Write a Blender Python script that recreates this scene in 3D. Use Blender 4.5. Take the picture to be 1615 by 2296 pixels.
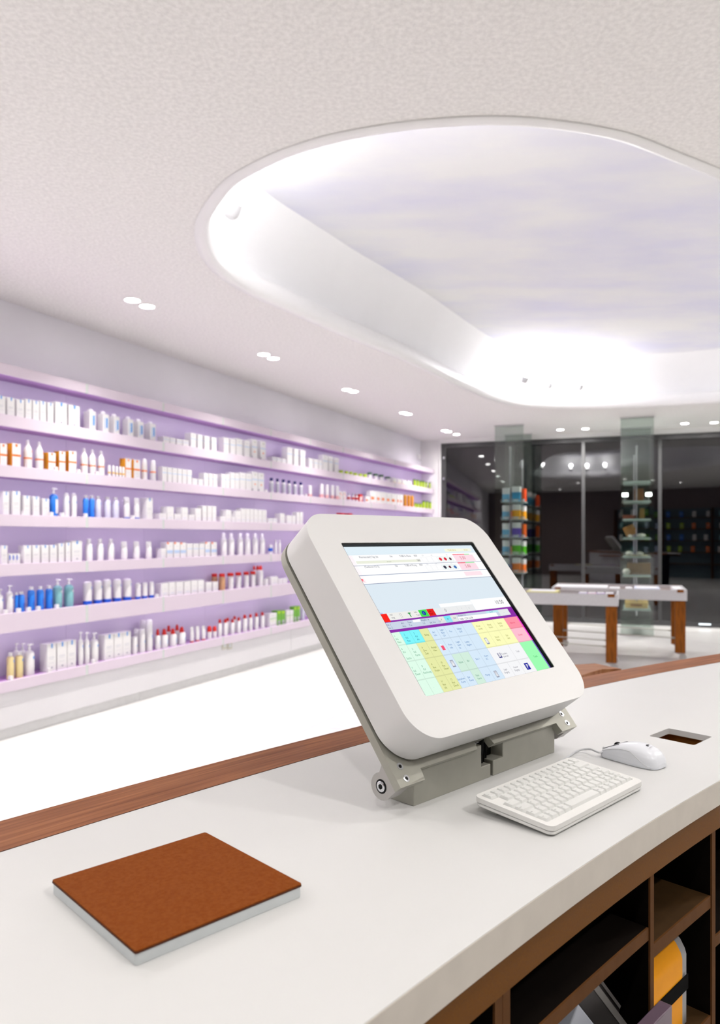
import bpy, bmesh, math, random
from mathutils import Vector, Matrix
from mathutils.geometry import tessellate_polygon
random.seed(7)
for o in list(bpy.data.objects): bpy.data.objects.remove(o, do_unlink=True)
SC = bpy.context.scene
COL = SC.collection
R = math.radians

# ------------------------------------------------------------------ camera, world, exposure
CAM_Z = 1.40
cam_data = bpy.data.cameras.new('camera')
cam = bpy.data.objects.new('camera', cam_data)
COL.objects.link(cam)
cam.location = (0, 0, CAM_Z)
cam.rotation_euler = (math.pi / 2, 0, 0)
cam_data.sensor_fit = 'HORIZONTAL'
cam_data.sensor_width = 36.0
cam_data.lens = 1680.0 / 1615.0 * 36.0
cam_data.shift_y = 57.0 / 1615.0
cam_data.clip_start = 0.05
cam_data.clip_end = 60
cam_data.dof.use_dof = True
cam_data.dof.focus_distance = 1.25
cam_data.dof.aperture_fstop = 7.5
SC.camera = cam
world = bpy.data.worlds.new('night')
SC.world = world
world.use_nodes = True
world.node_tree.nodes['Background'].inputs[0].default_value = (0.012, 0.013, 0.018, 1)
world.node_tree.nodes['Background'].inputs[1].default_value = 0.25
SC.view_settings.view_transform = 'Standard'
SC.view_settings.look = 'None'
SC.view_settings.gamma = 1.0
SC.view_settings.use_curve_mapping = False
SC.view_settings.exposure = 1.6
P_DOWN = 60.0       # ceiling downlights, watts each
P_COVE = 4.4       # spots inside the ceiling recess
P_SHELF = 0.16       # light strips under the wall shelves

# ------------------------------------------------------------------ helpers
def lin(c):
    return tuple(((v / 255.0) / 12.92 if v <= 10.3 else (((v / 255.0) + 0.055) / 1.055) ** 2.4) for v in c)

def mat(name, col, rough=0.5, metal=0.0, noise=0.0, nscale=20.0, bump=0.0, bscale=200.0, spec=0.5, stretch=None, col2=None, coat=0.0):
    m = bpy.data.materials.new(name)
    m.use_nodes = True
    nt = m.node_tree
    b = nt.nodes['Principled BSDF']
    b.inputs['Base Color'].default_value = (*col, 1)
    b.inputs['Roughness'].default_value = rough
    b.inputs['Metallic'].default_value = metal
    b.inputs['Specular IOR Level'].default_value = spec
    b.inputs['Coat Weight'].default_value = coat
    tc = nt.nodes.new('ShaderNodeTexCoord')
    mp = nt.nodes.new('ShaderNodeMapping')
    if stretch: mp.inputs['Scale'].default_value = stretch
    nt.links.new(tc.outputs['Object'], mp.inputs['Vector'])
    n = nt.nodes.new('ShaderNodeTexNoise')
    n.inputs['Scale'].default_value = nscale
    n.inputs['Detail'].default_value = 4
    nt.links.new(mp.outputs[0], n.inputs['Vector'])
    mx = nt.nodes.new('ShaderNodeMix')
    mx.data_type = 'RGBA'
    c2 = col2 if col2 else tuple(max(0, v * (1 - noise)) for v in col)
    mx.inputs[6].default_value = (*col, 1)
    mx.inputs[7].default_value = (*c2, 1)
    rp = nt.nodes.new('ShaderNodeValToRGB')
    rp.color_ramp.elements[0].position = 0.35
    rp.color_ramp.elements[1].position = 0.65
    nt.links.new(n.outputs['Fac'], rp.inputs[0])
    nt.links.new(rp.outputs[0], mx.inputs[0])
    nt.links.new(mx.outputs[2], b.inputs['Base Color'])
    if bump > 0:
        n2 = nt.nodes.new('ShaderNodeTexNoise')
        n2.inputs['Scale'].default_value = bscale
        n2.inputs['Detail'].default_value = 3
        nt.links.new(mp.outputs[0], n2.inputs['Vector'])
        bp = nt.nodes.new('ShaderNodeBump')
        bp.inputs['Strength'].default_value = bump
        bp.inputs['Distance'].default_value = 0.004
        nt.links.new(n2.outputs['Fac'], bp.inputs['Height'])
        nt.links.new(bp.outputs[0], b.inputs['Normal'])
    return m

def emit(name, col, strength):
    m = bpy.data.materials.new(name)
    m.use_nodes = True
    nt = m.node_tree
    nt.nodes.remove(nt.nodes['Principled BSDF'])
    e = nt.nodes.new('ShaderNodeEmission')
    e.inputs[0].default_value = (*col, 1)
    e.inputs[1].default_value = strength
    nt.links.new(e.outputs[0], nt.nodes['Material Output'].inputs[0])
    return m

class MB:
    """collects shapes and links them as ONE mesh object"""
    def __init__(s):
        s.v = []; s.f = []; s.mi = []; s.cur = 0
    def add(s, vs, fs, M=None):
        o = len(s.v)
        for p in vs:
            p = Vector(p)
            s.v.append(M @ p if M else p)
        for f in fs:
            s.f.append([i + o for i in f]); s.mi.append(s.cur)
        return s
    def mat(s, i): s.cur = i; return s
    def box(s, x0, x1, y0, y1, z0, z1, M=None):
        vs = [(x, y, z) for z in (z0, z1) for y in (y0, y1) for x in (x0, x1)]
        return s.add(vs, [(0, 2, 3, 1), (4, 5, 7, 6), (0, 1, 5, 4), (1, 3, 7, 5), (3, 2, 6, 7), (2, 0, 4, 6)], M)
    def lathe(s, prof, seg=16, M=None, sx=1.0, sy=1.0):
        vs = []; fs = []
        for r, z in prof:
            for k in range(seg):
                a = 2 * math.pi * k / seg
                vs.append((r * sx * math.cos(a), r * sy * math.sin(a), z))
        for i in range(len(prof) - 1):
            for k in range(seg):
                k2 = (k + 1) % seg
                fs.append((i * seg + k, i * seg + k2, (i + 1) * seg + k2, (i + 1) * seg + k))
        fs.append(tuple(reversed(range(seg))))
        fs.append(tuple(range((len(prof) - 1) * seg, len(prof) * seg)))
        return s.add(vs, fs, M)
    def prism(s, loops, z0, z1, M=None, caps=True):
        """loops[0] outer outline, the others holes, in xy"""
        flat = [p for l in loops for p in l]
        n = len(flat)
        vs = [(p[0], p[1], z0) for p in flat] + [(p[0], p[1], z1) for p in flat]
        fs = []
        if caps:
            for t in tessellate_polygon([[Vector((p[0], p[1], 0)) for p in l] for l in loops]):
                a, b, c = [Vector(flat[i][:2]) for i in t]
                ccw = (b - a).cross(c - a) > 0
                t = tuple(t) if ccw else tuple(reversed(t))
                fs.append(tuple(i + n for i in t)); fs.append(tuple(reversed(t)))
        o = 0
        for li, l in enumerate(loops):
            k = len(l)
            area = sum(l[i][0] * l[(i + 1) % k][1] - l[(i + 1) % k][0] * l[i][1] for i in range(k))
            flip = (area < 0) != (li > 0)
            for i in range(k):
                a, b = o + i, o + (i + 1) % k
                q = (a, b, b + n, a + n)
                fs.append(tuple(reversed(q)) if flip else q)
            o += k
        return s.add(vs, fs, M)
    def tube(s, path, r, seg=8, M=None):
        path = [Vector(p) for p in path]
        vs = []; fs = []
        up = Vector((0, 0, 1))
        for i, p in enumerate(path):
            t = (path[min(i + 1, len(path) - 1)] - path[max(i - 1, 0)]).normalized()
            x = t.cross(up)
            if x.length < 1e-4: x = t.cross(Vector((1, 0, 0)))
            x.normalize(); y = x.cross(t)
            for k in range(seg):
                a = 2 * math.pi * k / seg
                vs.append(p + x * (r * math.cos(a)) + y * (r * math.sin(a)))
        for i in range(len(path) - 1):
            for k in range(seg):
                k2 = (k + 1) % seg
                fs.append((i * seg + k, (i + 1) * seg + k, (i + 1) * seg + k2, i * seg + k2))
        fs.append(tuple(range(seg))); fs.append(tuple(reversed(range((len(path) - 1) * seg, len(path) * seg))))
        return s.add(vs, fs, M)
    def mesh(s, name, mats, smooth=35):
        me = bpy.data.meshes.new(name)
        me.from_pydata([tuple(p) for p in s.v], [], s.f)
        for m in mats: me.materials.append(m)
        if len(mats) > 1: me.polygons.foreach_set('material_index', s.mi)
        if smooth:
            me.polygons.foreach_set('use_smooth', [True] * len(me.polygons))
            try: me.set_sharp_from_angle(angle=R(smooth))
            except Exception: pass
        me.update()
        return me
    def build(s, name, mats, parent=None, loc=None, rz=0.0, smooth=35, bevel=0.0, seg=2):
        if not isinstance(mats, (list, tuple)): mats = [mats]
        return link(name, s.mesh(name, mats, smooth), parent, loc, rz, bevel, seg)

def link(name, me, parent=None, loc=None, rz=0.0, bevel=0.0, seg=2):
    o = bpy.data.objects.new(name, me)
    COL.objects.link(o)
    if parent: o.parent = parent
    if loc is not None: o.location = loc
    o.rotation_euler = (0, 0, rz)
    if bevel > 0:
        b = o.modifiers.new('bevel', 'BEVEL')
        b.width = bevel; b.segments = seg; b.limit_method = 'ANGLE'; b.angle_limit = R(40)
    return o

def tag(o, label, cat, group=None):
    o['label'] = label; o['category'] = cat
    if group: o['group'] = group
    return o
def thing(name, label, cat, loc=(0, 0, 0), rz=0.0, group=None):
    o = bpy.data.objects.new(name, None)
    o.empty_display_size = 0.05
    COL.objects.link(o)
    o.location = loc; o.rotation_euler = (0, 0, rz)
    return tag(o, label, cat, group)
def struct(o):
    o['kind'] = 'structure'; return o

def rrect(x0, x1, y0, y1, r, n=6):
    pts = []
    for cx, cy, a0 in ((x1 - r, y0 + r, -90), (x1 - r, y1 - r, 0), (x0 + r, y1 - r, 90), (x0 + r, y0 + r, 180)):
        for k in range(n + 1):
            a = R(a0 + 90.0 * k / n)
            pts.append((cx + r * math.cos(a), cy + r * math.sin(a)))
    return pts

_font_cache = {}
def text_tris(txt, size):
    """flat filled outlines of a word: (verts, faces), left baseline at the origin"""
    k = (txt, size)
    if k not in _font_cache:
        cu = bpy.data.curves.new('word', 'FONT')
        cu.body = txt; cu.size = size; cu.resolution_u = 2
        ob = bpy.data.objects.new('word', cu)
        COL.objects.link(ob)
        dg = bpy.context.evaluated_depsgraph_get()
        me = bpy.data.meshes.new_from_object(ob.evaluated_get(dg))
        _font_cache[k] = ([tuple(v.co) for v in me.vertices], [tuple(p.vertices) for p in me.polygons])
        bpy.data.objects.remove(ob, do_unlink=True); bpy.data.curves.remove(cu); bpy.data.meshes.remove(me)
    return _font_cache[k]

# ------------------------------------------------------------------ materials
M_ceil = mat('ceiling_plaster', (0.87, 0.855, 0.835), 0.9, noise=0.12, nscale=55, bump=0.9, bscale=75, spec=0.1)
M_white = mat('white_gloss', (0.86, 0.855, 0.85), 0.35, noise=0.02, nscale=3)
M_recess = mat('recess_plaster', (0.86, 0.86, 0.865), 0.8, noise=0.015, nscale=3, spec=0.1)
M_clouds = mat('cloud_paint', (0.80, 0.80, 0.80), 0.9, nscale=0.9, col2=(0.69, 0.69, 0.80), spec=0.05, stretch=(1, 2.2, 1))
M_wall = mat('lilac_wall_paint', (0.89, 0.875, 0.93), 0.75, noise=0.04, nscale=1.5, spec=0.2)
M_wallw = mat('white_wall_paint', (0.80, 0.79, 0.79), 0.8, noise=0.03, nscale=2, spec=0.2)
M_dark = mat('rear_wall_paint', (0.20, 0.15, 0.14), 0.8, noise=0.05, nscale=2)
M_tile = mat('floor_tile_gloss', (0.84, 0.83, 0.815), 0.22, noise=0.025, nscale=4)
M_joint = mat('floor_joint', (0.70, 0.69, 0.67), 0.7, noise=0.05)
M_counter = mat('counter_white', (0.655, 0.655, 0.65), 0.42, noise=0.012, nscale=6, bump=0.02, bscale=400, spec=0.2)
M_frame = mat('frame_grey', (0.075, 0.075, 0.078), 0.45, noise=0.1, metal=0.3)
M_purple = mat('shelf_purple', (0.44, 0.24, 0.52), 0.5, noise=0.05, nscale=4)
M_back = mat('shelf_back_lilac', (0.66, 0.585, 0.75), 0.6, noise=0.06, nscale=1.2)
M_fascia = mat('fascia_pale_pink', (0.67, 0.58, 0.665), 0.35, noise=0.02, nscale=2)
M_clip = mat('joint_glass_green', (0.62, 0.67, 0.64), 0.2, noise=0.05)
M_cab = mat('cabinet_white', (0.70, 0.69, 0.705), 0.35, noise=0.02, nscale=2)
M_plinth = mat('plinth_silver', (0.66, 0.66, 0.66), 0.35, metal=0.2, noise=0.05)
M_metal = mat('anodised_grey', (0.42, 0.415, 0.36), 0.45, metal=0.35, noise=0.06, nscale=30, bump=0.03, bscale=900)
M_metal2 = mat('anodised_edge', (0.48, 0.465, 0.45), 0.4, metal=0.4, noise=0.04, nscale=40)
M_chrome = mat('chrome', (0.75, 0.77, 0.80), 0.18, metal=1.0, noise=0.05)
M_black = mat('black_plastic', (0.006, 0.006, 0.006), 0.5, noise=0.2, spec=0.2)
M_shell = mat('monitor_white', (0.795, 0.792, 0.79), 0.42, noise=0.01, nscale=5)
M_keyb = mat('keyboard_white', (0.79, 0.785, 0.765), 0.5, noise=0.02, nscale=20, bump=0.03, bscale=2500)
M_keyw = mat('keyboard_well', (0.50, 0.51, 0.49), 0.6, noise=0.05)
M_keycap = mat('key_white', (0.74, 0.745, 0.73), 0.45, noise=0.01)
M_ink = mat('key_ink', (0.05, 0.05, 0.055), 0.6, noise=0.1)
M_inkp = mat('key_ink_pale', (0.30, 0.30, 0.31), 0.6, noise=0.1)
M_mouse = mat('mouse_white', (0.78, 0.80, 0.85), 0.28, noise=0.01)
M_cable = mat('cable_grey', (0.62, 0.63, 0.65), 0.45, noise=0.03)
M_brown = mat('carcass_brown', (0.15, 0.055, 0.003), 0.5, noise=0.1, nscale=500, spec=0.08, col2=(0.13, 0.045, 0.003))
M_brownd = mat('carcass_inside', (0.006, 0.004, 0.003), 0.8, spec=0.05, noise=0.3, nscale=10)  # near black: the shade inside the compartments is put into the colour
M_edge = mat('shelf_edge_brown', (0.12, 0.05, 0.016), 0.6, noise=0.15, nscale=30, spec=0.05)
M_shelftop = mat('shelf_top_brown', (0.055, 0.028, 0.010), 0.6, noise=0.15, nscale=30, spec=0.1)
M_edgeshade = mat('edge_band_beige', (0.60, 0.555, 0.495), 0.55, noise=0.05, nscale=25, spec=0.1)  # warm shade of the white counter edge, put into a beige colour
M_can = mat('lamp_can_grey', (0.62, 0.62, 0.63), 0.6, noise=0.03)
M_plum = mat('plum_lacquer', (0.13, 0.085, 0.12), 0.4, noise=0.1)
M_leather = mat('brown_leather', (0.20, 0.046, 0.005), 0.7, spec=0.05, noise=0.22, nscale=220, bump=0.25, bscale=700, col2=(0.23, 0.062, 0.010))
M_pad = mat('pad_grey', (0.62, 0.655, 0.665), 0.6, noise=0.04, nscale=60)
M_raw = mat('leather_raw_edge', (0.10, 0.026, 0.008), 0.9, noise=0.4, nscale=300)
M_leg = mat('leg_walnut', (0.30, 0.088, 0.008), 0.5, noise=0.45, nscale=18, stretch=(6, 6, 0.5), spec=0.15)
M_fabric = mat('table_white_felt', (0.60, 0.59, 0.60), 0.85, noise=0.08, nscale=60)
M_slot = mat('table_brown_slot', (0.20, 0.075, 0.035), 0.6, noise=0.2)
M_paper = mat('paper_white', (0.82, 0.82, 0.84), 0.7, noise=0.02)

def wood_mat(name, c1, c2):
    m = bpy.data.materials.new(name); m.use_nodes = True
    nt = m.node_tree; b = nt.nodes['Principled BSDF']
    at = nt.nodes.new('ShaderNodeAttribute'); at.attribute_name = 'grain'; at.attribute_type = 'GEOMETRY'
    mp = nt.nodes.new('ShaderNodeMapping'); mp.inputs['Scale'].default_value = (3.0, 95.0, 1)
    n = nt.nodes.new('ShaderNodeTexNoise'); n.inputs['Scale'].default_value = 1.0; n.inputs['Detail'].default_value = 6; n.inputs['Roughness'].default_value = 0.62
    rp = nt.nodes.new('ShaderNodeValToRGB')
    rp.color_ramp.elements[0].position = 0.3; rp.color_ramp.elements[0].color = (*c2, 1)
    rp.color_ramp.elements[1].position = 0.68; rp.color_ramp.elements[1].color = (*c1, 1)
    n3 = nt.nodes.new('ShaderNodeTexNoise'); n3.inputs['Scale'].default_value = 4.0
    mp3 = nt.nodes.new('ShaderNodeMapping'); mp3.inputs['Scale'].default_value = (1.2, 9.0, 1)
    mx = nt.nodes.new('ShaderNodeMix'); mx.data_type = 'RGBA'; mx.blend_type = 'MULTIPLY'; mx.inputs[0].default_value = 0.55
    r3 = nt.nodes.new('ShaderNodeValToRGB'); r3.color_ramp.elements[0].position = 0.25; r3.color_ramp.elements[0].color = (0.55, 0.48, 0.45, 1); r3.color_ramp.elements[1].position = 0.6; r3.color_ramp.elements[1].color = (1, 1, 1, 1)
    L = nt.links
    L.new(at.outputs['Vector'], mp.inputs[0]); L.new(mp.outputs[0], n.inputs['Vector']); L.new(n.outputs['Fac'], rp.inputs[0])
    L.new(at.outputs['Vector'], mp3.inputs[0]); L.new(mp3.outputs[0], n3.inputs['Vector']); L.new(n3.outputs['Fac'], r3.inputs[0])
    L.new(rp.outputs[0], mx.inputs[6]); L.new(r3.outputs[0], mx.inputs[7]); L.new(mx.outputs[2], b.inputs['Base Color'])
    b.inputs['Roughness'].default_value = 0.5
    b.inputs['Specular IOR Level'].default_value = 0.12
    bp = nt.nodes.new('ShaderNodeBump'); bp.inputs['Strength'].default_value = 0.08; bp.inputs['Distance'].default_value = 0.001
    L.new(n.outputs['Fac'], bp.inputs['Height']); L.new(bp.outputs[0], b.inputs['Normal'])
    return m
M_wood = wood_mat('walnut_strip', (0.37, 0.145, 0.058), (0.17, 0.053, 0.018))
M_wood2 = wood_mat('walnut_ledge', (0.42, 0.19, 0.085), (0.24, 0.09, 0.035))
def grain_attr(o, fn):
    me = o.data
    a = me.attributes.new('grain', 'FLOAT_VECTOR', 'POINT')
    for i, v in enumerate(me.vertices): a.data[i].vector = fn(v.co)

def glass_mat(name, tint, refl, rough=0.0):
    """thin pane: mostly see-through, mirrors a fixed share plus more at grazing angles"""
    m = bpy.data.materials.new(name); m.use_nodes = True
    nt = m.node_tree; nt.nodes.remove(nt.nodes['Principled BSDF'])
    t = nt.nodes.new('ShaderNodeBsdfTransparent'); t.inputs[0].default_value = (*tint, 1)
    g = nt.nodes.new('ShaderNodeBsdfGlossy'); g.inputs['Roughness'].default_value = rough
    lw = nt.nodes.new('ShaderNodeLayerWeight'); lw.inputs[0].default_value = 0.35
    ma = nt.nodes.new('ShaderNodeMath'); ma.operation = 'MULTIPLY_ADD'; ma.inputs[1].default_value = 0.7; ma.inputs[2].default_value = refl
    mx = nt.nodes.new('ShaderNodeMixShader')
    nt.links.new(lw.outputs['Fresnel'], ma.inputs[0]); nt.links.new(ma.outputs[0], mx.inputs[0])
    nt.links.new(t.outputs[0], mx.inputs[1]); nt.links.new(g.outputs[0], mx.inputs[2])
    nt.links.new(mx.outputs[0], nt.nodes['Material Output'].inputs[0])
    return m
M_window = glass_mat('window_glass_night', (0.30, 0.30, 0.33), 0.075)
M_case = glass_mat('display_glass', (0.78, 0.83, 0.80), 0.05)
M_shelfglass = mat('glass_shelf_edge', (0.55, 0.66, 0.62), 0.15, noise=0.05)
M_spot = emit('lamp_white', (1.0, 0.98, 0.95), 14.0)

# ------------------------------------------------------------------ directions
TH = math.atan(784.5 / 1680.0)
WD = Vector((math.sin(TH), math.cos(TH), 0))            # along the shelf wall, away from the camera
WN = Vector((math.cos(TH), -math.sin(TH), 0))           # out of the shelf wall into the shop
W_RZ = math.atan2(WD.y, WD.x)
def wp(s, D, z=0.0): return WD * s - WN * D + Vector((0, 0, z))
B0 = Vector((3.437, 12.379, 0)); BD = Vector((0.943, -0.333, 0)).normalized()   # the window wall
BN = Vector((BD.y, -BD.x, 0))                            # into the shop
if BN.y > 0: BN = -BN
B_RZ = math.atan2(BD.y, BD.x)
def bpnt(t, off=0.0, z=0.0): return B0 + BD * t + BN * off + Vector((0, 0, z))
CZ = 3.11
D_WALL = 4.62; D_FAS = 4.38
# corner of shelf wall and window wall
def meet(D):
    # s with wp(s,D) on window wall line
    k = (B0 - wp(0, D)).dot(BN) / WD.dot(BN)
    return k
S_END = meet(D_WALL)
S_UNIT = meet(D_FAS) - 0.03
"""room outline"""
ROOM = [wp(-4.0, D_WALL).xy, wp(S_END, D_WALL).xy, bpnt(6.2).xy, Vector((9.2, -3.2)), Vector((-1.5, -3.2))]
# ------------------------------------------------------------------ floor of big glossy tiles
def clip_poly(poly, p, n):
    out = []
    for i in range(len(poly)):
        a, b = poly[i], poly[(i + 1) % len(poly)]
        da, db = (a - p).dot(n), (b - p).dot(n)
        if da >= 0: out.append(a)
        if da * db < 0: out.append(a + (b - a) * (da / (da - db)))
    return out
fl = MB(); fl.prism([[tuple(p) for p in ROOM]], -0.06, -0.004)
floor = struct(fl.build('floor', M_joint))
cen = sum((Vector(p) for p in ROOM), Vector((0, 0))) / len(ROOM)
TS = 0.98
for i in range(-4, 16):
    for j in range(-3, 15):
        o = wp(i * TS, D_WALL) + WN * (j * TS)
        q = [Vector((o + WD * a + WN * b).xy) for a, b in ((0.0015, 0.0015), (0.0015, TS - 0.0015), (TS - 0.0015, TS - 0.0015), (TS - 0.0015, 0.0015))]
        for k in range(len(ROOM)):
            a, b = Vector(ROOM[k]), Vector(ROOM[(k + 1) % len(ROOM)])
            e = (b - a); n = Vector((-e.y, e.x)).normalized()
            if (cen - a).dot(n) < 0: n = -n
            q = clip_poly(q, a, n)
            if len(q) < 3: break
        if len(q) < 3: continue
        area = abs(sum(q[k].x * q[(k + 1) % len(q)].y - q[(k + 1) % len(q)].x * q[k].y for k in range(len(q)))) / 2
        if area < 0.02: continue
        t = MB(); t.prism([[tuple(p) for p in q]], -0.004, 0.0)
        t.build('tile', M_tile, floor, smooth=0)

# ------------------------------------------------------------------ ceiling with the free-form recess
OUT = [(-.95, 4.4), (-.9, 4.12), (-.82, 3.91), (-.66, 3.61), (-.51, 3.45), (-.33, 3.3), (-.09, 3.17), (.17, 3.09), (.35, 3.06), (.53, 3.045), (.71, 3.06), (.91, 3.1), (1.1, 3.16), (1.24, 3.23),
       (1.45, 3.355), (1.68, 3.49), (2.3, 3.9), (3.0, 4.4), (3.8, 5.0), (4.8, 5.85), (5.7, 6.85), (6.0, 7.9), (5.6, 8.8), (4.56, 9.46), (4.0, 9.69), (3.47, 9.84), (2.92, 9.93),
       (2.31, 9.85), (1.84, 9.55), (1.33, 8.84), (.93, 8.14), (.4, 7.18), (-.18, 6.28), (-.56, 5.63), (-.8, 5.22), (-.92, 4.89), (-.955, 4.6)]
def smooth_loop(pts, m=5):
    pts = [Vector(p) for p in pts]; n = len(pts); out = []
    for i in range(n):
        p0, p1, p2, p3 = pts[i - 1], pts[i], pts[(i + 1) % n], pts[(i + 2) % n]
        for k in range(m):
            t = k / m
            out.append(0.5 * ((2 * p1) + (p2 - p0) * t + (2 * p0 - 5 * p1 + 4 * p2 - p3) * t * t + (3 * p1 - p0 - 3 * p2 + p3) * t ** 3))
    # relax
    for _ in range(3):
        out = [(out[i - 1] + out[i] * 2 + out[(i + 1) % len(out)]) / 4 for i in range(len(out))]
    return out
LOOP = smooth_loop(OUT)
NL = len(LOOP)
area = sum(LOOP[i].x * LOOP[(i + 1) % NL].y - LOOP[(i + 1) % NL].x * LOOP[i].y for i in range(NL))
NRM = []
for i in range(NL):
    t = (LOOP[(i + 2) % NL] - LOOP[i - 2]).normalized()
    n = Vector((t.y, -t.x))
    NRM.append(n if area > 0 else -n)        # outwards
cl = MB()
cl.prism([[tuple(p) for p in ROOM], [tuple(p) for p in LOOP]], CZ, CZ + 0.005)
ceiling = struct(cl.build('ceiling', M_ceil, smooth=0))
def sweep(prof, name, m, smooth=50):
    b = MB(); vs = []; fs = []
    for o, z in prof:
        for i in range(NL):
            p = LOOP[i] + NRM[i] * o
            vs.append((p.x, p.y, CZ + z))
    for j in range(len(prof) - 1):
        for i in range(NL):
            i2 = (i + 1) % NL
            q = (j * NL + i, j * NL + i2, (j + 1) * NL + i2, (j + 1) * NL + i)
            fs.append(q)
    b.add(vs, fs)
    return b.build(name, m, ceiling, smooth=smooth)
sweep([(.012, .004), (.012, -.006), (.004, -.012), (-.03, -.013), (-.052, -.006), (-.066, .012), (-.074, .04), (-.074, .08), (-.06, .12), (-.03, .145), (.03, .155)], 'recess_rim', M_white)
sweep([(.03, .155), (.05, .18), (.05, .24), (.03, .32), (-.03, .42), (-.11, .52), (-.205, .63)], 'recess_wall', M_recess)
top = MB(); top.add([(*(LOOP[i] - NRM[i] * .205), CZ + .63) for i in range(NL)], [])
tl = [Vector((*(LOOP[i] - NRM[i] * .203), 0)) for i in range(NL)]
fs = [t for t in tessellate_polygon([tl])]
top.f = [list(t) for t in fs]; top.mi = [0] * len(fs)
rc = top.build('recess_ceiling', M_clouds, ceiling, smooth=0)

# ------------------------------------------------------------------ walls
def wall(name, a, b, z0, z1, m, th=0.1):
    a = Vector((a[0], a[1])); b = Vector((b[0], b[1])); e = (b - a).normalized(); n = Vector((-e.y, e.x))
    if (cen - a).dot(n) > 0: n = -n
    w = MB(); w.prism([[tuple(a), tuple(b), tuple(b + n * th), tuple(a + n * th)]], z0, z1)
    return struct(w.build(name, m, smooth=0))
wall_left = wall('wall_left', ROOM[0], ROOM[1], -0.06, CZ, M_wall)
wall('wall_right', ROOM[2], ROOM[3], -0.06, CZ, M_wallw)
wall('wall_rear', ROOM[3], ROOM[4], -0.06, CZ, M_dark)
wall('wall_rear_angled', ROOM[4], ROOM[0], -0.06, CZ, M_dark)

# window wall: white pier at the corner, header, then the dark framed glazing
def bx(mb, t0, t1, o0, o1, z0, z1):
    M = Matrix.Translation(B0) @ Matrix.Rotation(B_RZ, 4, 'Z')
    return mb.box(t0, t1, -o1, -o0, z0, z1, M) if (Matrix.Rotation(B_RZ, 4, 'Z') @ Vector((0, -1, 0))).dot(BN) > 0 else mb.box(t0, t1, o0, o1, z0, z1, M)
def t_of_px(x):
    """distance along the window wall of the upright that stands in this viewing direction"""
    k = (x - 807.5) / 1680.0
    return (k * B0.y - B0.x) / (BD.x - k * BD.y)
TL = t_of_px(990)
TC = (Vector((*ROOM[1], 0)) - B0).dot(BD)
w = MB(); bx(w, TC - 0.1, TL - 0.03, -0.12, 0.0, -0.06, CZ)
struct(w.build('wall_back', M_wallw, smooth=0))
TR = 6.1
ZT = 3.035
w = MB(); bx(w, TL - 0.03, TR + 0.1, -0.12, 0.02, ZT, CZ)
struct(w.build('trim_1', M_white, smooth=0))
w = MB(); bx(w, TL - 0.03, TL, -0.12, 0.03, -0.01, ZT)
struct(w.build('trim_2', M_white, smooth=0))
win = bpy.data.objects.new('window_1', None); COL.objects.link(win); struct(win)
FR = 0.06
posts = [TL, t_of_px(1150), t_of_px(1308.5), t_of_px(1480), t_of_px(1480) + 1.32, t_of_px(1480) + 2.64, TR]
f = MB(); bx(f, TL, TR, -0.08, 0.03, ZT - 0.075, ZT); f.build('top_rail', M_frame, win, smooth=0)
f = MB(); bx(f, TL, TR, -0.08, 0.03, 0.0, 0.075); f.build('bottom_rail', M_frame, win, smooth=0)
for i, t in enumerate(posts):
    wd = 0.085 if i == 0 else 0.052
    a = t if i == 0 else t - wd / 2
    if i == len(posts) - 1: a = t - wd
    f = MB(); bx(f, a, a + wd, -0.06, 0.03, 0.075, ZT - 0.075); f.build('mullion', M_frame, win, smooth=0)
    if i < len(posts) - 1:
        g = MB(); bx(g, (a + wd), posts[i + 1] - 0.026, -0.012, -0.004, 0.075, ZT - 0.075)
        g.build('pane', M_window, win, smooth=0)
for z in (2.78, 2.42):
    h = MB(); h.lathe([(0.0, -0.02), (.02, -.02), (.02, .02), (0.0, .02)], 10, Matrix.Translation(bpnt(TL + 0.06, 0.05, z))); h.build('hinge', M_chrome, win)

t = thing('floor_light', 'small glowing light bar at the foot of the dark window', 'lamp', bpnt(t_of_px(1580), .05, .035), B_RZ)  # glowing bar stands in for a spotlight's reflection in the glass
m = MB(); m.box(-.10, .10, -.012, .012, -.034, .034); m.build('housing', M_frame, t, bevel=.004)
m = MB(); m.box(-.085, .085, -.014, -.010, .006, .026); m.build('lens', emit('floor_lens', (.85, .95, 1.0), 0.8), t, smooth=0)

# ------------------------------------------------------------------ ceiling downlights
def spot_light(name, parent, loc, power, size, blend, aim=(0, 0, -1), radius=0.05, col=(1.0, 0.965, 0.93)):
    ld = bpy.data.lights.new(name, 'SPOT')
    ld.energy = power; ld.spot_size = R(size); ld.spot_blend = blend; ld.shadow_soft_size = radius; ld.color = col
    o = bpy.data.objects.new(name, ld); COL.objects.link(o); o.parent = parent; o.location = loc
    o.rotation_euler = Vector(aim).to_track_quat('-Z', 'Y').to_euler()
    return o
dl_trim = MB().lathe([(.062, .004), (.062, -.004), (.054, -.004), (.052, .004)], 24).mesh('trim', [M_white])
dl_lens = MB().lathe([(.052, .003), (.052, -.001)], 24).mesh('lens', [M_spot])
def downlight(x, y, label, power=1.0, group='round ceiling downlights', lamp=True, cone=168):
    t = thing('ceiling_downlight', label, 'lamp', (x, y, CZ - 0.001), 0, group)
    link('trim', dl_trim, t, (0, 0, -.001)); link('lens', dl_lens, t, (0, 0, -.002))
    if lamp: spot_light('lamp', t, (0, 0, -0.012), P_DOWN * power, cone, 1.0)
PAIR = .52
pairs = [(-1.638, 5.39, -1.573, 5.535), (-.897, 6.99, -.827, 7.146), (-.152, 8.653, -.076, 8.759), (.595, 10.26, .664, 10.371), (1.357, 11.97, 1.425, 12.10)]
ordw = ['nearest', 'second', 'third', 'fourth', 'fifth']
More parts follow.
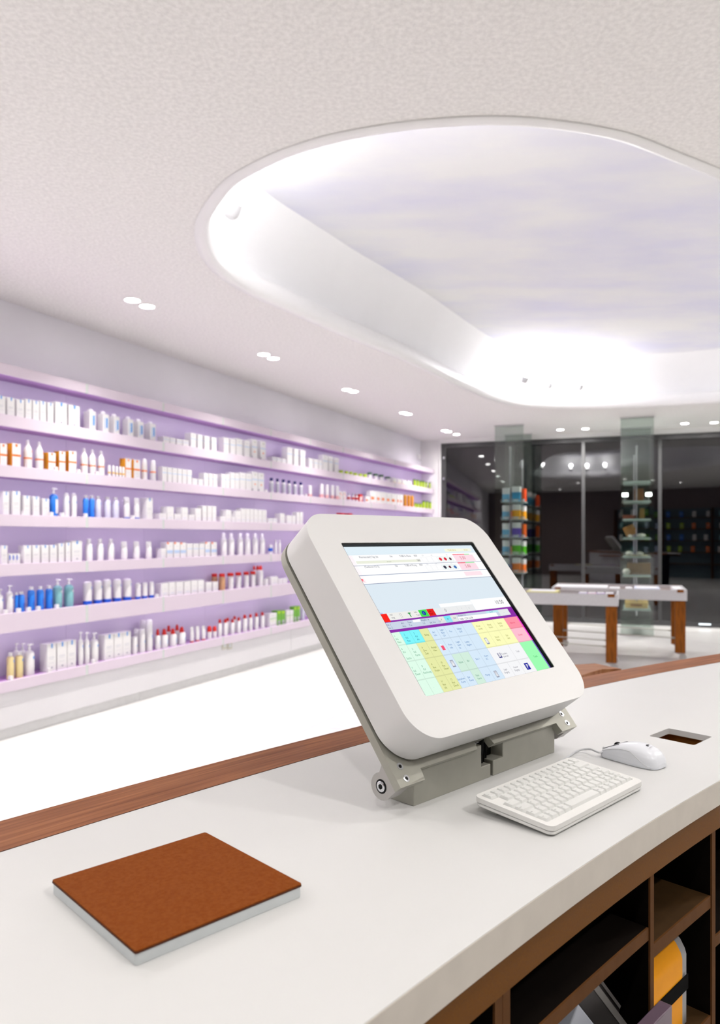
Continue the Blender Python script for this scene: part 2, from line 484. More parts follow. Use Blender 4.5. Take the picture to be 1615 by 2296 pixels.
for k, (x0, y0, x1, y1) in enumerate(pairs):
    # two lamps of a pair sit side by side
    downlight(x0, y0, 'round white downlight, near lamp of the %s pair along the shelf wall' % ordw[k], PAIR, cone=112)
    downlight(x1, y1, 'round white downlight, far lamp of the %s pair along the shelf wall' % ordw[k], PAIR, cone=112)
downlight(1.60, 12.42, 'single round downlight beyond the last pair, in the corner by the window', .5)
for k, (x, y) in enumerate([(3.176, 11.871), (3.543, 11.774), (4.866, 11.222), (5.266, 11.135)]):
    downlight(x, y, ['round downlight by the window, between the two glass displays, closer to the corner', 'round downlight by the window, between the two glass displays, next to the ridged glass display',
                     'round downlight by the window past the glass display with stones, first of two', 'round downlight by the window past the glass display with stones, second of two'][k].replace(' ridged', ''), 1.0)
LP = [.6, .6, 1.2, .12, .25, 1.2, .5, 1.0, 2.3, 2.0, 1.0]  # extra downlights out of view, added to brighten till, counter and walls
OUTL = ['first of two downlights over the near end of the shelf wall', 'second of two downlights over the near end of the shelf wall', 'downlight over the floor before the near shelf end', 'downlight above the customer side of the counter, near the money pad', 'downlight above the staff side of the counter', 'downlight above the far part of the counter', 'downlight behind the camera, close to the counter', 'downlight behind the counter, by the rear shelves', 'downlight between the counter and the recess, towards the plain wall', 'downlight beside the plain wall, past the recess', 'downlight in the rear corner behind the shelf wall end']
for k, (x, y) in enumerate([(-2.45, 3.6), (-2.38, 3.75), (-3.2, 2.0), (-.9, 1.6), (1.3, 1.3), (3.6, 2.6), (-.2, -.6), (1.7, -.1), (5.4, 3.6), (7.2, 6.6), (-2.6, -.9)]):
    downlight(x, y, OUTL[k], LP[k])

# wall spots inside the recess, throwing light up on the painted sky
can = MB().lathe([(.0, -.05), (.03, -.048), (.046, -.03), (.05, 0.0), (.05, .035)], 20).mesh('can', [M_can])
glow = MB().lathe([(.046, .034), (.046, .038)], 20).mesh('lens', [M_spot])
def recess_spot(x, y, label, power=1.0):
    best = min(range(NL), key=lambda i: (LOOP[i] - Vector((x, y))).length)
    inward = -NRM[best]
    t = thing('recess_spotlight', label, 'lamp', (x, y, CZ + .245), 0, 'uplights on the rim of the ceiling recess')
    aim = Vector((inward.x * .35, inward.y * .35, 1)).normalized()
    q = aim.to_track_quat('Z', 'Y').to_euler()
    for n_, d_ in (('can', can), ('lens', glow)):
        o = link(n_, d_, t); o.rotation_euler = q
    br = MB(); br.tube([(0, 0, 0), tuple(Vector((-inward.x, -inward.y, 0)) * .09)], .012, 8); br.build('bracket', M_white, t)
    ld = bpy.data.lights.new('lamp', 'POINT'); ld.energy = P_COVE * power; ld.shadow_soft_size = .05; ld.color = (1.0, .985, .985)
    lo = bpy.data.objects.new('lamp', ld); COL.objects.link(lo); lo.parent = t; lo.location = (inward.x * .03, inward.y * .03, .115)
recess_spot(-.765, 4.47, 'white spotlight on the rim at the near end of the ceiling recess', .45)
for k, (x, y) in enumerate([(2.04, 9.28), (2.42, 9.6), (2.85, 9.72)]):
    recess_spot(x, y, ['white recess spotlight nearest the shelf wall, first of three at the far end', 'middle one of three white recess spotlights at the far end', 'white recess spotlight farthest from the shelf wall, last of three at the far end'][k], .85)
for k, (x, y) in enumerate([(-.3, 3.55), (.1, 3.32), (.6, 3.24), (5.75, 7.9), (5.4, 8.6), (4.4, 5.8)]):
    recess_spot(x, y, 'white recess spotlight behind the %s' % ['near rim, closest to the shelf wall', 'near rim, second from the shelf wall', 'near rim, third from the shelf wall', 'rim towards the plain wall, middle one', 'rim towards the plain wall, window end', 'rim towards the plain wall, counter end'][k], .6)
PRODUCTS = """
1|tab 3.629 0.072 0.137;tab 3.712 0.059 0.137;tab 3.791 0.061 0.136;tab 3.861 0.052 0.15;tab 3.927 0.056 0.15;tab 3.989 0.053 0.158;tab 4.058 0.054 0.157;tabw 4.158 0.111 0.175;tabw 4.286 0.111 0.174;dome 4.518 0.057 0.19;blu 4.476 0.066 0.157;dome 4.653 0.052 0.193;blu 4.619 0.064 0.156;dome 4.777 0.046 0.189;blu 4.742 0.061 0.154;dome 4.939 0.046 0.191;blu 4.905 0.064 0.155;dome 5.069 0.048 0.189;blu 5.03 0.067 0.152;dome 5.224 0.049 0.187;blu 5.184 0.07 0.156;band 5.364 0.077 0.065;band 5.452 0.074 0.065;band 5.547 0.076 0.066;band 5.641 0.081 0.067;band 5.753 0.077 0.146;band 5.855 0.071 0.146;band 5.965 0.078 0.144;band 6.08 0.079 0.145;band 6.286 0.084 0.169;band 6.402 0.085 0.17;band 6.517 0.105 0.186;band 6.659 0.096 0.184;dotb 6.803 0.108 0.213;dotb 6.972 0.106 0.214;band 7.208 0.08 0.063;band 7.31 0.086 0.063;band 7.417 0.088 0.061;band 7.548 0.113 0.208;band 7.698 0.098 0.208;band 7.856 0.116 0.209;band 8.057 0.089 0.129;band 8.193 0.094 0.13;band 8.306 0.071 0.128;band 8.439 0.122 0.209;band 8.587 0.1 0.208;band 8.758 0.114 0.203;jlim 8.94 0.065 0.054;jlim 9.099 0.057 0.056;jlim 9.236 0.053 0.058;jlim 9.381 0.058 0.054;jlim 9.539 0.058 0.054;jlim 9.705 0.062 0.06;jgrn 9.88 0.071 0.099;jgrn 10.094 0.074 0.095;jgrn 10.303 0.077 0.097;jgrn 10.562 0.085 0.087;yel 10.745 0.154 0.081;yel 10.951 0.144 0.082;yel 11.164 0.164 0.08;yel 11.376 0.174 0.079;lim 11.669 0.046 0.127;lim 11.816 0.046 0.129;lim 11.959 0.042 0.124;lim 12.091 0.041 0.129;lim 12.221 0.036 0.122;lim 12.397 0.036 0.125
2|ora 3.65 0.056 0.157;ora 3.757 0.07 0.17;spr 3.878 0.058 0.211;spr 3.979 0.057 0.21;ora 4.072 0.065 0.137;ora 4.169 0.058 0.157;ora 4.271 0.074 0.169;spr 4.413 0.055 0.21;spr 4.499 0.057 0.209;spr 4.593 0.057 0.208;sml 4.67 0.025 0.098;sml 4.715 0.023 0.1;sml 4.755 0.023 0.096;sml 4.794 0.023 0.097;sml 4.831 0.025 0.097;ora 4.879 0.068 0.171;ora 4.983 0.078 0.17;omil 5.101 0.05 0.194;omil 5.213 0.053 0.193;band 5.34 0.06 0.142;band 5.412 0.056 0.141;band 5.482 0.059 0.141;band 5.552 0.056 0.141;band 5.62 0.058 0.141;band 5.695 0.066 0.141;band 5.777 0.077 0.069;band 5.865 0.073 0.068;band 5.952 0.067 0.133;band 6.027 0.061 0.133;band 6.099 0.063 0.133;band 6.237 0.069 0.145;band 6.311 0.066 0.146;band 6.396 0.074 0.171;band 6.479 0.069 0.171;band 6.579 0.098 0.186;band 6.693 0.104 0.185;dotb 6.811 0.108 0.214;dotb 6.934 0.11 0.212;nav 7.183 0.052 0.177;nav 7.306 0.043 0.176;nav 7.444 0.051 0.176;nav 7.567 0.048 0.173;nav 7.704 0.048 0.172;nav 7.851 0.052 0.172;pnk 8.078 0.054 0.147;pnk 8.385 0.06 0.188;pnk 8.528 0.053 0.186;pnk 8.676 0.053 0.188;pnk 8.815 0.052 0.187;rpat 8.886 0.085 0.117;rpat 8.999 0.072 0.121;rpb 9.167 0.051 0.113;rpb 9.298 0.043 0.12;rpb 9.412 0.043 0.124;rbx 9.514 0.173 0.112;osq 9.745 0.149 0.095;osq 9.948 0.199 0.185;osq 10.148 0.153 0.186;osq 10.327 0.18 0.186;osq 10.524 0.177 0.186;osq 10.729 0.208 0.186;osq 10.907 0.112 0.189;osq 11.038 0.114 0.189;otub 11.25 0.055 0.193;otub 11.41 0.05 0.196;otub 11.557 0.046 0.197;lim 11.683 0.033 0.083;lim 11.799 0.042 0.079;lim 11.95 0.048 0.083;lim 12.114 0.053 0.137;lim 12.274 0.048 0.138;lim 12.429 0.045 0.133
3|tab 3.672 0.048 0.165;tab 3.757 0.063 0.172;tab 3.847 0.052 0.145;tab 3.929 0.054 0.143;tab 4.016 0.06 0.131;bpump 4.115 0.064 0.219;wdom 4.228 0.046 0.187;wdom 4.302 0.047 0.189;blub 4.425 0.045 0.18;blub 4.488 0.044 0.181;clr 4.557 0.05 0.178;clr 4.662 0.054 0.177;clr 4.756 0.055 0.179;tubb 4.892 0.065 0.186;tubb 5.011 0.06 0.185;tab 5.141 0.079 0.191;pln 5.318 0.093 0.06;pln 5.418 0.092 0.124;pln 5.527 0.089 0.061;pln 5.626 0.09 0.125;pln 5.728 0.087 0.061;pln 5.829 0.089 0.125;pln 5.927 0.066 0.152;pln 6.007 0.066 0.153;pln 6.081 0.064 0.153;pln 6.225 0.094 0.058;pln 6.325 0.093 0.125;pln 6.414 0.063 0.058;pln 6.501 0.09 0.123;pln 6.592 0.071 0.149;pln 6.673 0.069 0.148;pln 6.75 0.064 0.149;pln 6.832 0.072 0.148;pln 6.915 0.07 0.146;pln 7.001 0.078 0.146;band 7.125 0.081 0.06;band 7.219 0.091 0.06;pln 7.381 0.099 0.121;pln 7.536 0.113 0.103;pln 7.642 0.072 0.103;pln 7.742 0.066 0.147;pln 7.821 0.068 0.15;rbx 8.944 0.201 0.17;rbx 9.183 0.196 0.173
4|tab 3.658 0.047 0.13;blst 3.711 0.028 0.074;blst 3.741 0.028 0.073;blst 3.772 0.03 0.073;tab 3.852 0.061 0.13;tab 3.928 0.062 0.13;tab 4.008 0.064 0.131;tab 4.086 0.063 0.13;tab 4.161 0.052 0.142;tab 4.227 0.046 0.148;tabw 4.313 0.102 0.162;wcap 4.463 0.055 0.177;wcap 4.581 0.053 0.177;wcap 4.701 0.053 0.177;wtub 4.861 0.067 0.152;wtub 5.011 0.068 0.153;wtub 5.166 0.067 0.152;pln 5.325 0.065 0.09;oco 5.413 0.081 0.144;oco 5.511 0.079 0.144;oco 5.602 0.081 0.141;band 5.698 0.079 0.13;band 5.792 0.077 0.129;band 5.884 0.075 0.129;oco 5.975 0.076 0.143;oco 6.078 0.086 0.141;wcap 6.282 0.069 0.232;wcap 6.413 0.069 0.23;wcap 6.573 0.065 0.231;wcap 6.711 0.067 0.231;wcap 6.859 0.068 0.23;wcap 6.997 0.063 0.229;bban 7.164 0.053 0.107;wcap 7.26 0.031 0.16;wcap 7.343 0.032 0.16
5|wpump 3.637 0.041 0.174;wpump 3.718 0.048 0.195;blub 3.767 0.025 0.144;blub 3.816 0.047 0.145;blub 3.905 0.052 0.175;blub 3.986 0.052 0.173;blub 4.066 0.051 0.174;teal 4.154 0.069 0.217;teal 4.265 0.071 0.216;dsp 4.454 0.068 0.185;dsp 4.563 0.068 0.187;dsp 4.664 0.068 0.192;dsp 4.779 0.069 0.188;dsp 4.9 0.072 0.185;dsp 5.02 0.048 0.143;dsp 5.104 0.048 0.142;dsp 5.19 0.047 0.144;pln 5.346 0.089 0.121;pln 5.446 0.088 0.124;pln 5.552 0.092 0.123;pln 5.663 0.09 0.122;pln 5.767 0.092 0.125;pln 5.87 0.091 0.124;pln 5.994 0.085 0.095;pln 6.103 0.081 0.091;amb 6.257 0.067 0.168;amb+ 6.243 0.063 0.167;rlid 6.404 0.068 0.168;rlid 6.543 0.063 0.168;rlid 6.686 0.059 0.168;rlid 6.813 0.058 0.168;rcap 6.964 0.058 0.223;rcap+ 6.958 0.044 0.222;rcap+ 7.028 0.047 0.219;pln 7.049 0.049 0.071;pln 7.213 0.142 0.09;pln 7.344 0.073 0.06;pln 7.448 0.086 0.06
6|oil 3.726 0.05 0.188;oil 3.801 0.053 0.184;wpump 3.896 0.069 0.226;wpump+ 3.846 0.045 0.233;wpump+ 3.903 0.049 0.226;tabw 4.068 0.082 0.206;tabw 4.168 0.092 0.206;tabw 4.262 0.084 0.207;wpump 4.369 0.043 0.259;wpump 4.435 0.044 0.249;wpump 4.524 0.068 0.234;tabw 4.657 0.098 0.205;tabw 4.762 0.095 0.204;tabw 4.861 0.093 0.204;bdot 4.979 0.051 0.148;bdot 5.073 0.056 0.203;bdot 5.168 0.06 0.275;bdot+ 5.096 0.051 0.199;bdot+ 5.184 0.055 0.266;rcon 5.276 0.05 0.181;rcon 5.374 0.068 0.172;rcon 5.497 0.073 0.161;rcon 5.625 0.074 0.163;rcon+ 5.533 0.058 0.18;rcon+ 5.655 0.059 0.176;rtub 5.759 0.045 0.148;rtub 5.845 0.048 0.145;rtub 5.94 0.05 0.137;rbal 6.033 0.048 0.127;rbal 6.115 0.043 0.118;rcap 6.203 0.044 0.175;rcap 6.302 0.05 0.169;rcap 6.423 0.045 0.155;rcap 6.538 0.046 0.163;rcap 6.655 0.054 0.179;rcap 6.757 0.044 0.177;rcap 6.874 0.048 0.178;rcap 6.995 0.05 0.177;rcap+ 6.463 0.051 0.161;rcap+ 6.588 0.047 0.167;gstr 7.184 0.143 0.146;grn 7.308 0.082 0.165;grn 7.399 0.086 0.157;gstr 7.507 0.07 0.147;gstr 7.593 0.077 0.145;grn 7.677 0.065 0.18;grn 7.752 0.07 0.179;clr 7.893 0.046 0.168
"""
# ------------------------------------------------------------------ shelving unit along the left wall
SH = [2.592, 2.245, 1.897, 1.559, 1.218, .875, .411]      # top edge of every fascia
SHB = [2.518, 2.163, 1.816, 1.477, 1.133, .742, .334]     # lower edge
S_A = 4.373; S_W = .898
edges = [S_A + S_W * n for n in range(-2, 9)] + [S_UNIT]
O_S, O_D = 7.0, 4.5
unit = thing('shelving_unit', 'long lilac wall shelving with seven pale pink fascia boards and a white base cabinet', 'shelving', wp(O_S, O_D), W_RZ)
s0, s1 = edges[0], edges[-1]
def ub(mb, a, b, d0, d1, z0, z1): return mb.box(a - O_S, b - O_S, d0 - O_D, d1 - O_D, z0, z1)
for i in range(len(edges) - 1):
    m = MB(); ub(m, edges[i] + .001, edges[i + 1] - .001, 4.6, 4.615, .334, 2.592); m.build('back_panel', M_back, unit, smooth=0)
for k in range(7):
    m = MB(); ub(m, s0, s1, D_FAS + .02, 4.6, SHB[k] + (.006 if k < 6 else .05), SH[k] - .005); m.build('shelf', M_purple, unit, smooth=0)
    for i in range(len(edges) - 1):
        a = edges[i] + .013; b = edges[i + 1] - .013
        m = MB(); ub(m, a, b, D_FAS, D_FAS + .018, SHB[k], SH[k]); m.build('fascia_panel', M_fascia, unit, smooth=0, bevel=.002, seg=1)
        m = MB(); ub(m, edges[i] - .0125, edges[i] + .0125, D_FAS + .002, D_FAS + .019, SHB[k], SH[k]); m.build('joint_strip', M_clip, unit, smooth=0)
    m = MB(); ub(m, s1 - .012, s1 + .004, D_FAS, 4.6, SHB[k], SH[k]); m.build('shelf_end', M_purple, unit, smooth=0)
    if k < 6:
        ld = bpy.data.lights.new('led_strip', 'AREA'); ld.shape = 'RECTANGLE'; ld.size = s1 - s0; ld.size_y = .03; ld.energy = P_SHELF * 10; ld.color = (0.88, 0.80, 1.0)
        lo = bpy.data.objects.new('led_strip', ld); COL.objects.link(lo); lo.parent = unit
        lo.location = ((s0 + s1) / 2 - O_S, D_FAS + .035 - O_D, SHB[k] - .004); lo.rotation_euler = (R(40), 0, 0)
def s_of_px(x, D):
    k = (x - 807.5) / 1680.0
    p = wp(0, D)
    return (k * p.y - p.x) / (WD.x - k * WD.y)
sj = s_of_px(652, 4.41)
for a, b in ((s0, sj), (sj, s1)):
    m = MB(); ub(m, a + .003, b - .003, 4.405, 4.425, .08, .332); m.build('base_panel', M_cab, unit, smooth=0, bevel=.002, seg=1)
sp = s_of_px(313, 4.43)
for a, b in ((s0, sp), (sp, sj), (sj, s1)):
    m = MB(); ub(m, a + .0015, b - .0015, 4.43, 4.45, 0.0, .077); m.build('plinth', M_plinth, unit, smooth=0)
m = MB(); ub(m, s0, s1, 4.45, 4.6, .01, .33); m.build('base_body', M_dark, unit, smooth=0)

# wall bits
def wall_thing(name, label, cat, s, z, D):
    return thing(name, label, cat, wp(s, D, z), W_RZ)
t = wall_thing('motion_sensor', 'small white motion sensor high on the lilac wall in the corner by the window', 'sensor', S_END - .16, 2.80, D_WALL)
m = MB(); m.box(-.03, .03, -.045, 0, -.05, .045); m.build('housing', M_white, t, bevel=.012)
m = MB(); m.box(-.022, .022, -.05, -.04, -.07, -.04); m.build('lens', M_clip, t, bevel=.006)
M_sock = mat('socket_cream', (0.56, 0.54, 0.46), .5, noise=.03)
for k, x in enumerate((502.5, 514.5)):
    t = wall_thing('wall_socket', ['white square socket in the base cabinet, the one closer to the camera', 'white square socket in the base cabinet, the one closer to the window'][k], 'socket', s_of_px(x, 4.405), CAM_Z - (1447 - 1205) / 1680 * wp(s_of_px(x, 4.405), 4.405).y, 4.405)
    m = MB(); m.box(-.04, .04, -.008, 0, -.04, .04); m.build('plate', M_sock, t, bevel=.003)
    m = MB(); m.lathe([(0, 0), (.02, 0), (.02, .003), (0, .003)], 16, Matrix.Translation((0, -.008, 0)) @ Matrix.Rotation(R(90), 4, 'X')); m.build('outlet', M_pad, t)

# ------------------------------------------------------------------ products
def pm(n, rgb, rough=.4, **k): return mat('print_' + n, lin(rgb), rough, noise=.02, nscale=30, **k)
PM = dict(w=pm('white', (228, 227, 226)), g=pm('grey', (190, 192, 200)), lb=pm('pale_blue', (185, 205, 232)), b=pm('blue', (30, 140, 220)), db=pm('deep_blue', (32, 90, 205)), nv=pm('navy', (14, 12, 95)),
          o=pm('orange', (240, 120, 30)), am=pm('amber', (222, 150, 10)), r=pm('red', (205, 30, 22)), y=pm('yellow', (238, 190, 70)), li=pm('lime', (170, 205, 25)), gr=pm('green', (110, 175, 60)),
          dg=pm('dark_green', (10, 85, 35)), pk=pm('pink', (232, 178, 175)), te=pm('teal', (130, 185, 190), .2), cl=pm('clear_lilac', (205, 205, 222), .2), oi=pm('straw', (222, 205, 150), .2), bb=pm('bottle_blue', (45, 125, 222), .25),
          ab=pm('amber_glass', (196, 150, 110), .3), ol=pm('olive', (140, 165, 70)), lg=pm('light_lime', (205, 225, 130)))
def boxprod(w, d, h, base, over=(), side=None):
    m = MB(); mats = [PM[base]]
    def mi(c):
        if PM[c] not in mats: mats.append(PM[c])
        return mats.index(PM[c])
    m.box(-w / 2, w / 2, 0, d, 0, h)
    if side:
        e = .0006
        m.cur = mi(side)
        for x in (-w / 2 - e, w / 2): m.box(x, x + e, .0005, d, .0005, h - .0005)
    for x0, x1, z0, z1, c in over:
        m.cur = mi(c)
        m.box((x0 - .5) * w, (x1 - .5) * w, -.0008, 0.0001, z0 * h, z1 * h)
    return m.mesh('carton', mats, 0)
def latheprod(segs, seg=16, mark=None, sy=1.0):
    """segs: list of (material, [(r, z)...])"""
    m = MB(); mats = []
    def mi(c):
        if PM[c] not in mats: mats.append(PM[c])
        return mats.index(PM[c])
    for c, prof in segs:
        m.cur = mi(c); m.lathe(prof, seg, None, 1.0, sy)
    if mark:
        c, r, a, z0, z1, wd = mark      # small printed patch on the round front
        m.cur = mi(c); n = 4
        vs = []
        for k in range(n + 1):
            q = R(a) + wd * (k / n - .5)
            for z in (z0, z1): vs.append((r * 1.01 * math.cos(q), r * 1.01 * sy * math.sin(q), z))
        m.add(vs, [(2 * k, 2 * k + 2, 2 * k + 3, 2 * k + 1) for k in range(n)])
    return m.mesh('bottle', mats, 40)
def tubeprod(r, h, capc, capf):
    m = MB(); mats = [PM['w'], PM[capc]]
    n = 16; lv = [(.0, 1, .9), (.45, 1.02, .8), (.75, 1.08, .5), (.96, 1.15, .14), (1.0, 1.15, .1)]
    z0 = capf * h; vs = []; fs = []
    for f, sx, sy in lv:
        for k in range(n):
            a = 2 * math.pi * k / n
            vs.append((r * .9 * sx * math.cos(a), r * .9 * sy * math.sin(a), z0 + f * (h - z0)))
    for i in range(len(lv) - 1):
        for k in range(n):
            k2 = (k + 1) % n; fs.append((i * n + k, i * n + k2, (i + 1) * n + k2, (i + 1) * n + k))
    fs.append(tuple(range((len(lv) - 1) * n, len(lv) * n)))
    m.add(vs, fs)
    return m.mesh('tube', mats, 40), MB().lathe([(r * .8, 0), (r * .84, z0)], 16).mesh('cap', [PM[capc]], 40)
TXT = [(.2, .8, .50, .52, 'g'), (.2, .7, .44, .455, 'g'), (.2, .75, .30, .31, 'g')]
def make_product(t, w, h):
    """returns (category, [(part name, mesh)...]); the first mesh is the thing itself"""
    r = w / 2
    d = min(.075, max(.045, w * .95))
    box = lambda base, over=(), side=None: ('carton', [('carton', boxprod(w, d, h, base, over, side))])
    def bot(cat, segs, cap=None, **k):
        parts = [(cat, latheprod(segs, **k))]
        if cap:
            nm, c, prof = cap
            parts.append((nm, latheprod([(c, prof)])))
        return cat, parts
    if t in ('tab', 'tabw'):
        o = [(.46, .60, .84, 1.0, 'b')] + TXT
        if t == 'tabw': o = o + [(.46, .58, .12, .16, 'nv')]
        return box('w', o)
    if t == 'blu': return box('w', [(.55, .80, .3, .8, 'b'), (.25, .4, .2, .8, 'lb')])
    if t == 'band': return box('w', [(0, 1, .60, .65, 'lb'), (.35, .7, .80, .83, 'g')])
    if t == 'dotb': return box('w', [(0, 1, .58, .63, 'lb'), (.4, .62, .34, .40, 'o'), (.45, .7, .84, .87, 'ol'), (0, .12, .02, .14, 'nv')])
    if t == 'pln': return box('w', [(.3, .7, .55, .57, 'g'), (.25, .75, .2, .22, 'lb')])
    if t == 'yel': return box('w', [(0, 1, .0, .22, 'y'), (.2, .8, .5, .54, 'lg')])
    if t == 'ora': return box('w', [(0, 1, .46, .54, 'o'), (.38, .62, .86, .97, 'o')] + TXT[2:], 'am')
    if t == 'osq': return box('w', [(.05, .55, .32, .52, 'o'), (.5, .7, .02, .08, 'r'), (.1, .25, .02, .06, 'r')])
    if t == 'rbx': return box('r', [(.15, .6, .1, .7, 'w'), (.65, .9, .3, .8, 'pk')])
    if t == 'rpat': return box('w', [(.1, .5, .15, .35, 'pk'), (.5, .9, .5, .7, 'pk'), (.1, .4, .7, .85, 'r')])
    if t == 'oco': return box('w', [(0, .3, .88, 1.0, 'o'), (0, 1, .3, .5, 'lb'), (.45, .7, .72, .75, 'g')])
    if t == 'blst': return box('w', [(.0, .3, .4, .85, 'db'), (.4, .9, .6, .66, 'g')])
    if t == 'gstr': return box('w', [(0, 1, .58, .62, 'gr'), (0, 1, .42, .44, 'lg'), (.2, .8, .8, .83, 'g')])
    if t == 'grn': return box('gr', [(.25, .8, .05, .32, 'g'), (.35, .7, .1, .26, 'w'), (.2, .85, .8, .95, 'li')])
    if t == 'dome': return bot('bottle', [('db', [(r * .98, 0), (r, .12 * h)]), ('w', [(r, .12 * h), (r, .86 * h), (r * .86, .95 * h), (r * .5, .99 * h), (0.001, h)])])
    if t == 'wdom': return bot('bottle', [('w', [(r, 0), (r, .72 * h)])], ('cap', 'w', [(r * .95, .72 * h), (r * .9, .88 * h), (r * .6, .98 * h), (0.001, h)]), mark=('b', r, -60, .58 * h, .66 * h, .7))
    if t == 'spr': return bot('bottle', [('w', [(r, 0), (r, .34 * h)]), ('o', [(r, .34 * h), (r, .39 * h)]), ('w', [(r, .39 * h), (r, .62 * h), (r * .8, .72 * h), (r * .5, .80 * h)])], ('cap', 'w', [(r * .46, .8 * h), (r * .42, .92 * h), (r * .34, .99 * h), (0.001, h)]), mark=('o', r, -50, .56 * h, .65 * h, .6))
    if t == 'omil': return bot('bottle', [('db', [(r, 0), (r, .04 * h)]), ('w', [(r, .04 * h), (r, .40 * h)]), ('o', [(r, .40 * h), (r, .46 * h)]), ('w', [(r, .46 * h), (r, .72 * h)])], ('cap', 'w', [(r * .95, .72 * h), (r * .85, .92 * h), (r * .5, .99 * h), (0.001, h)]), mark=('o', r, -50, .6 * h, .7 * h, .5))
    if t == 'sml': return bot('bottle', [('w', [(r, 0), (r, .3 * h)]), ('y', [(r, .3 * h), (r, .42 * h)]), ('w', [(r, .42 * h), (r, .6 * h)])], ('cap', 'w', [(r * .95, .6 * h), (r * .9, .9 * h), (r * .5, h), (0.001, h)]))
    if t == 'nav': return bot('bottle', [('w', [(r, 0), (r, .12 * h)]), ('g', [(r, .12 * h), (r, .66 * h)]), ('w', [(r, .66 * h), (r * .95, .76 * h), (r * .6, .79 * h)])], ('cap', 'nv', [(r * .68, .79 * h), (r * .68, .99 * h), (0.001, h)]))
    if t == 'pnk': return bot('bottle', [('pk', [(r, 0), (r, .28 * h)]), ('w', [(r, .28 * h), (r, .66 * h)])], ('cap', 'w', [(r * .97, .66 * h), (r * .95, .96 * h), (r * .6, h), (0.001, h)]))
    if t == 'rpb': return bot('bottle', [('w', [(r, 0), (r, .25 * h)]), ('r', [(r, .25 * h), (r, .5 * h)]), ('w', [(r, .5 * h), (r * .8, .66 * h)])], ('cap', 'g', [(r * .45, .66 * h), (r * .4, h), (0.001, h)]))
    if t == 'jlim': return bot('jar', [('lg', [(r * .95, 0), (r * .95, .5 * h)])], ('lid', 'li', [(r, .5 * h), (r, .95 * h), (r * .9, h), (0.001, h)]))
    if t == 'jgrn': return bot('jar', [('w', [(r * .9, 0), (r * .9, .7 * h)])], ('lid', 'dg', [(r, .7 * h), (r, .95 * h), (r * .9, h), (0.001, h)]))
    if t == 'lim': return bot('tube', [('li', [(r * .95, 0), (r * .95, .86 * h)])], ('cap', 'dg', [(r, .86 * h), (r, .98 * h), (r * .8, h), (0.001, h)]))
    if t == 'otub': return bot('tube', [('am', [(r, 0), (r, .92 * h)])], ('cap', 'y', [(r * .96, .92 * h), (r * .9, h), (0.001, h)]))
    pump = [(r * .34, .78 * h), (r * .34, .86 * h), (r * .18, .87 * h), (r * .18, .93 * h), (r * .42, .94 * h), (r * .42, .985 * h), (0.001, h)]
    if t in ('wpump', 'bpump', 'teal'):
        c = {'wpump': 'w', 'bpump': 'bb', 'teal': 'te'}[t]
        cat, parts = bot('bottle', [(c, [(r * .97, 0), (r, .02 * h), (r, .66 * h), (r * .85, .73 * h), (r * .4, .78 * h)])], None, mark=('w' if c != 'w' else 'b', r, -65, (.12 if c == 'bb' else .52) * h, (.6 if c == 'bb' else .6) * h, 1.4 if c == 'bb' else .6))
        pmh = MB(); pmh.lathe(pump, 12); pmh.box(0, r * .95, -r * .12, r * .12, .945 * h, .985 * h); parts.append(('pump', pmh.mesh('pump', [PM['w']], 40)))
        return cat, parts
    if t == 'blub': return bot('bottle', [('db', [(r, 0), (r, .06 * h)]), ('bb', [(r, .06 * h), (r, .76 * h), (r * .8, .83 * h), (r * .5, .86 * h)])], ('cap', 'w', [(r * .6, .86 * h), (r * .6, .99 * h), (0.001, h)]), mark=('db', r, -65, .2 * h, .45 * h, 1.0))
    if t == 'clr': return bot('bottle', [('cl', [(r, 0), (r, .76 * h), (r * .8, .83 * h), (r * .5, .86 * h)])], ('cap', 'w', [(r * .6, .86 * h), (r * .6, .99 * h), (0.001, h)]), mark=('b', r, -60, .6 * h, .7 * h, .6))
    if t == 'wcap': return bot('bottle', [('w', [(r, 0), (r, .68 * h), (r * .8, .76 * h), (r * .55, .79 * h)])], ('cap', 'w', [(r * .6, .79 * h), (r * .58, .97 * h), (r * .4, h), (0.001, h)]), mark=('b' if h < .2 else 'g', r, -55, .62 * h, .7 * h, .6))
    if t == 'bban': return bot('jar', [('w', [(r, 0), (r, .3 * h)]), ('db', [(r, .3 * h), (r, .62 * h)]), ('cl', [(r, .62 * h), (r, .74 * h)])], ('cap', 'w', [(r * .8, .74 * h), (r * .8, .98 * h), (0.001, h)]))
    if t == 'dsp': return bot('bottle', [('db', [(r, 0), (r, .16 * h)]), ('w', [(r, .16 * h), (r, .84 * h)])], ('cap', 'w', [(r * .98, .84 * h), (r * .9, .94 * h), (r * .55, .99 * h), (0.001, h)]), mark=('b', r, -60, .66 * h, .76 * h, .45))
    if t == 'amb': return bot('jar', [('ab', [(r, 0), (r, .72 * h), (r * .85, .8 * h)])], ('lid', 'r', [(r * .9, .8 * h), (r * .9, .98 * h), (0.001, h)]))
    if t == 'rlid': return bot('jar', [('w', [(r * .95, 0), (r * .95, .78 * h)])], ('lid', 'r', [(r, .8 * h), (r, .98 * h), (0.001, h)]), mark=('g', r * .95, -65, .3 * h, .4 * h, 1.0))
    if t == 'rcap': return bot('bottle', [('w', [(r, 0), (r, .70 * h), (r * .7, .78 * h)])], ('cap', 'r', [(r * .66, .76 * h), (r * .62, .92 * h), (r * .4, .99 * h), (0.001, h)]), mark=('g', r, -65, .2 * h, .4 * h, .8))
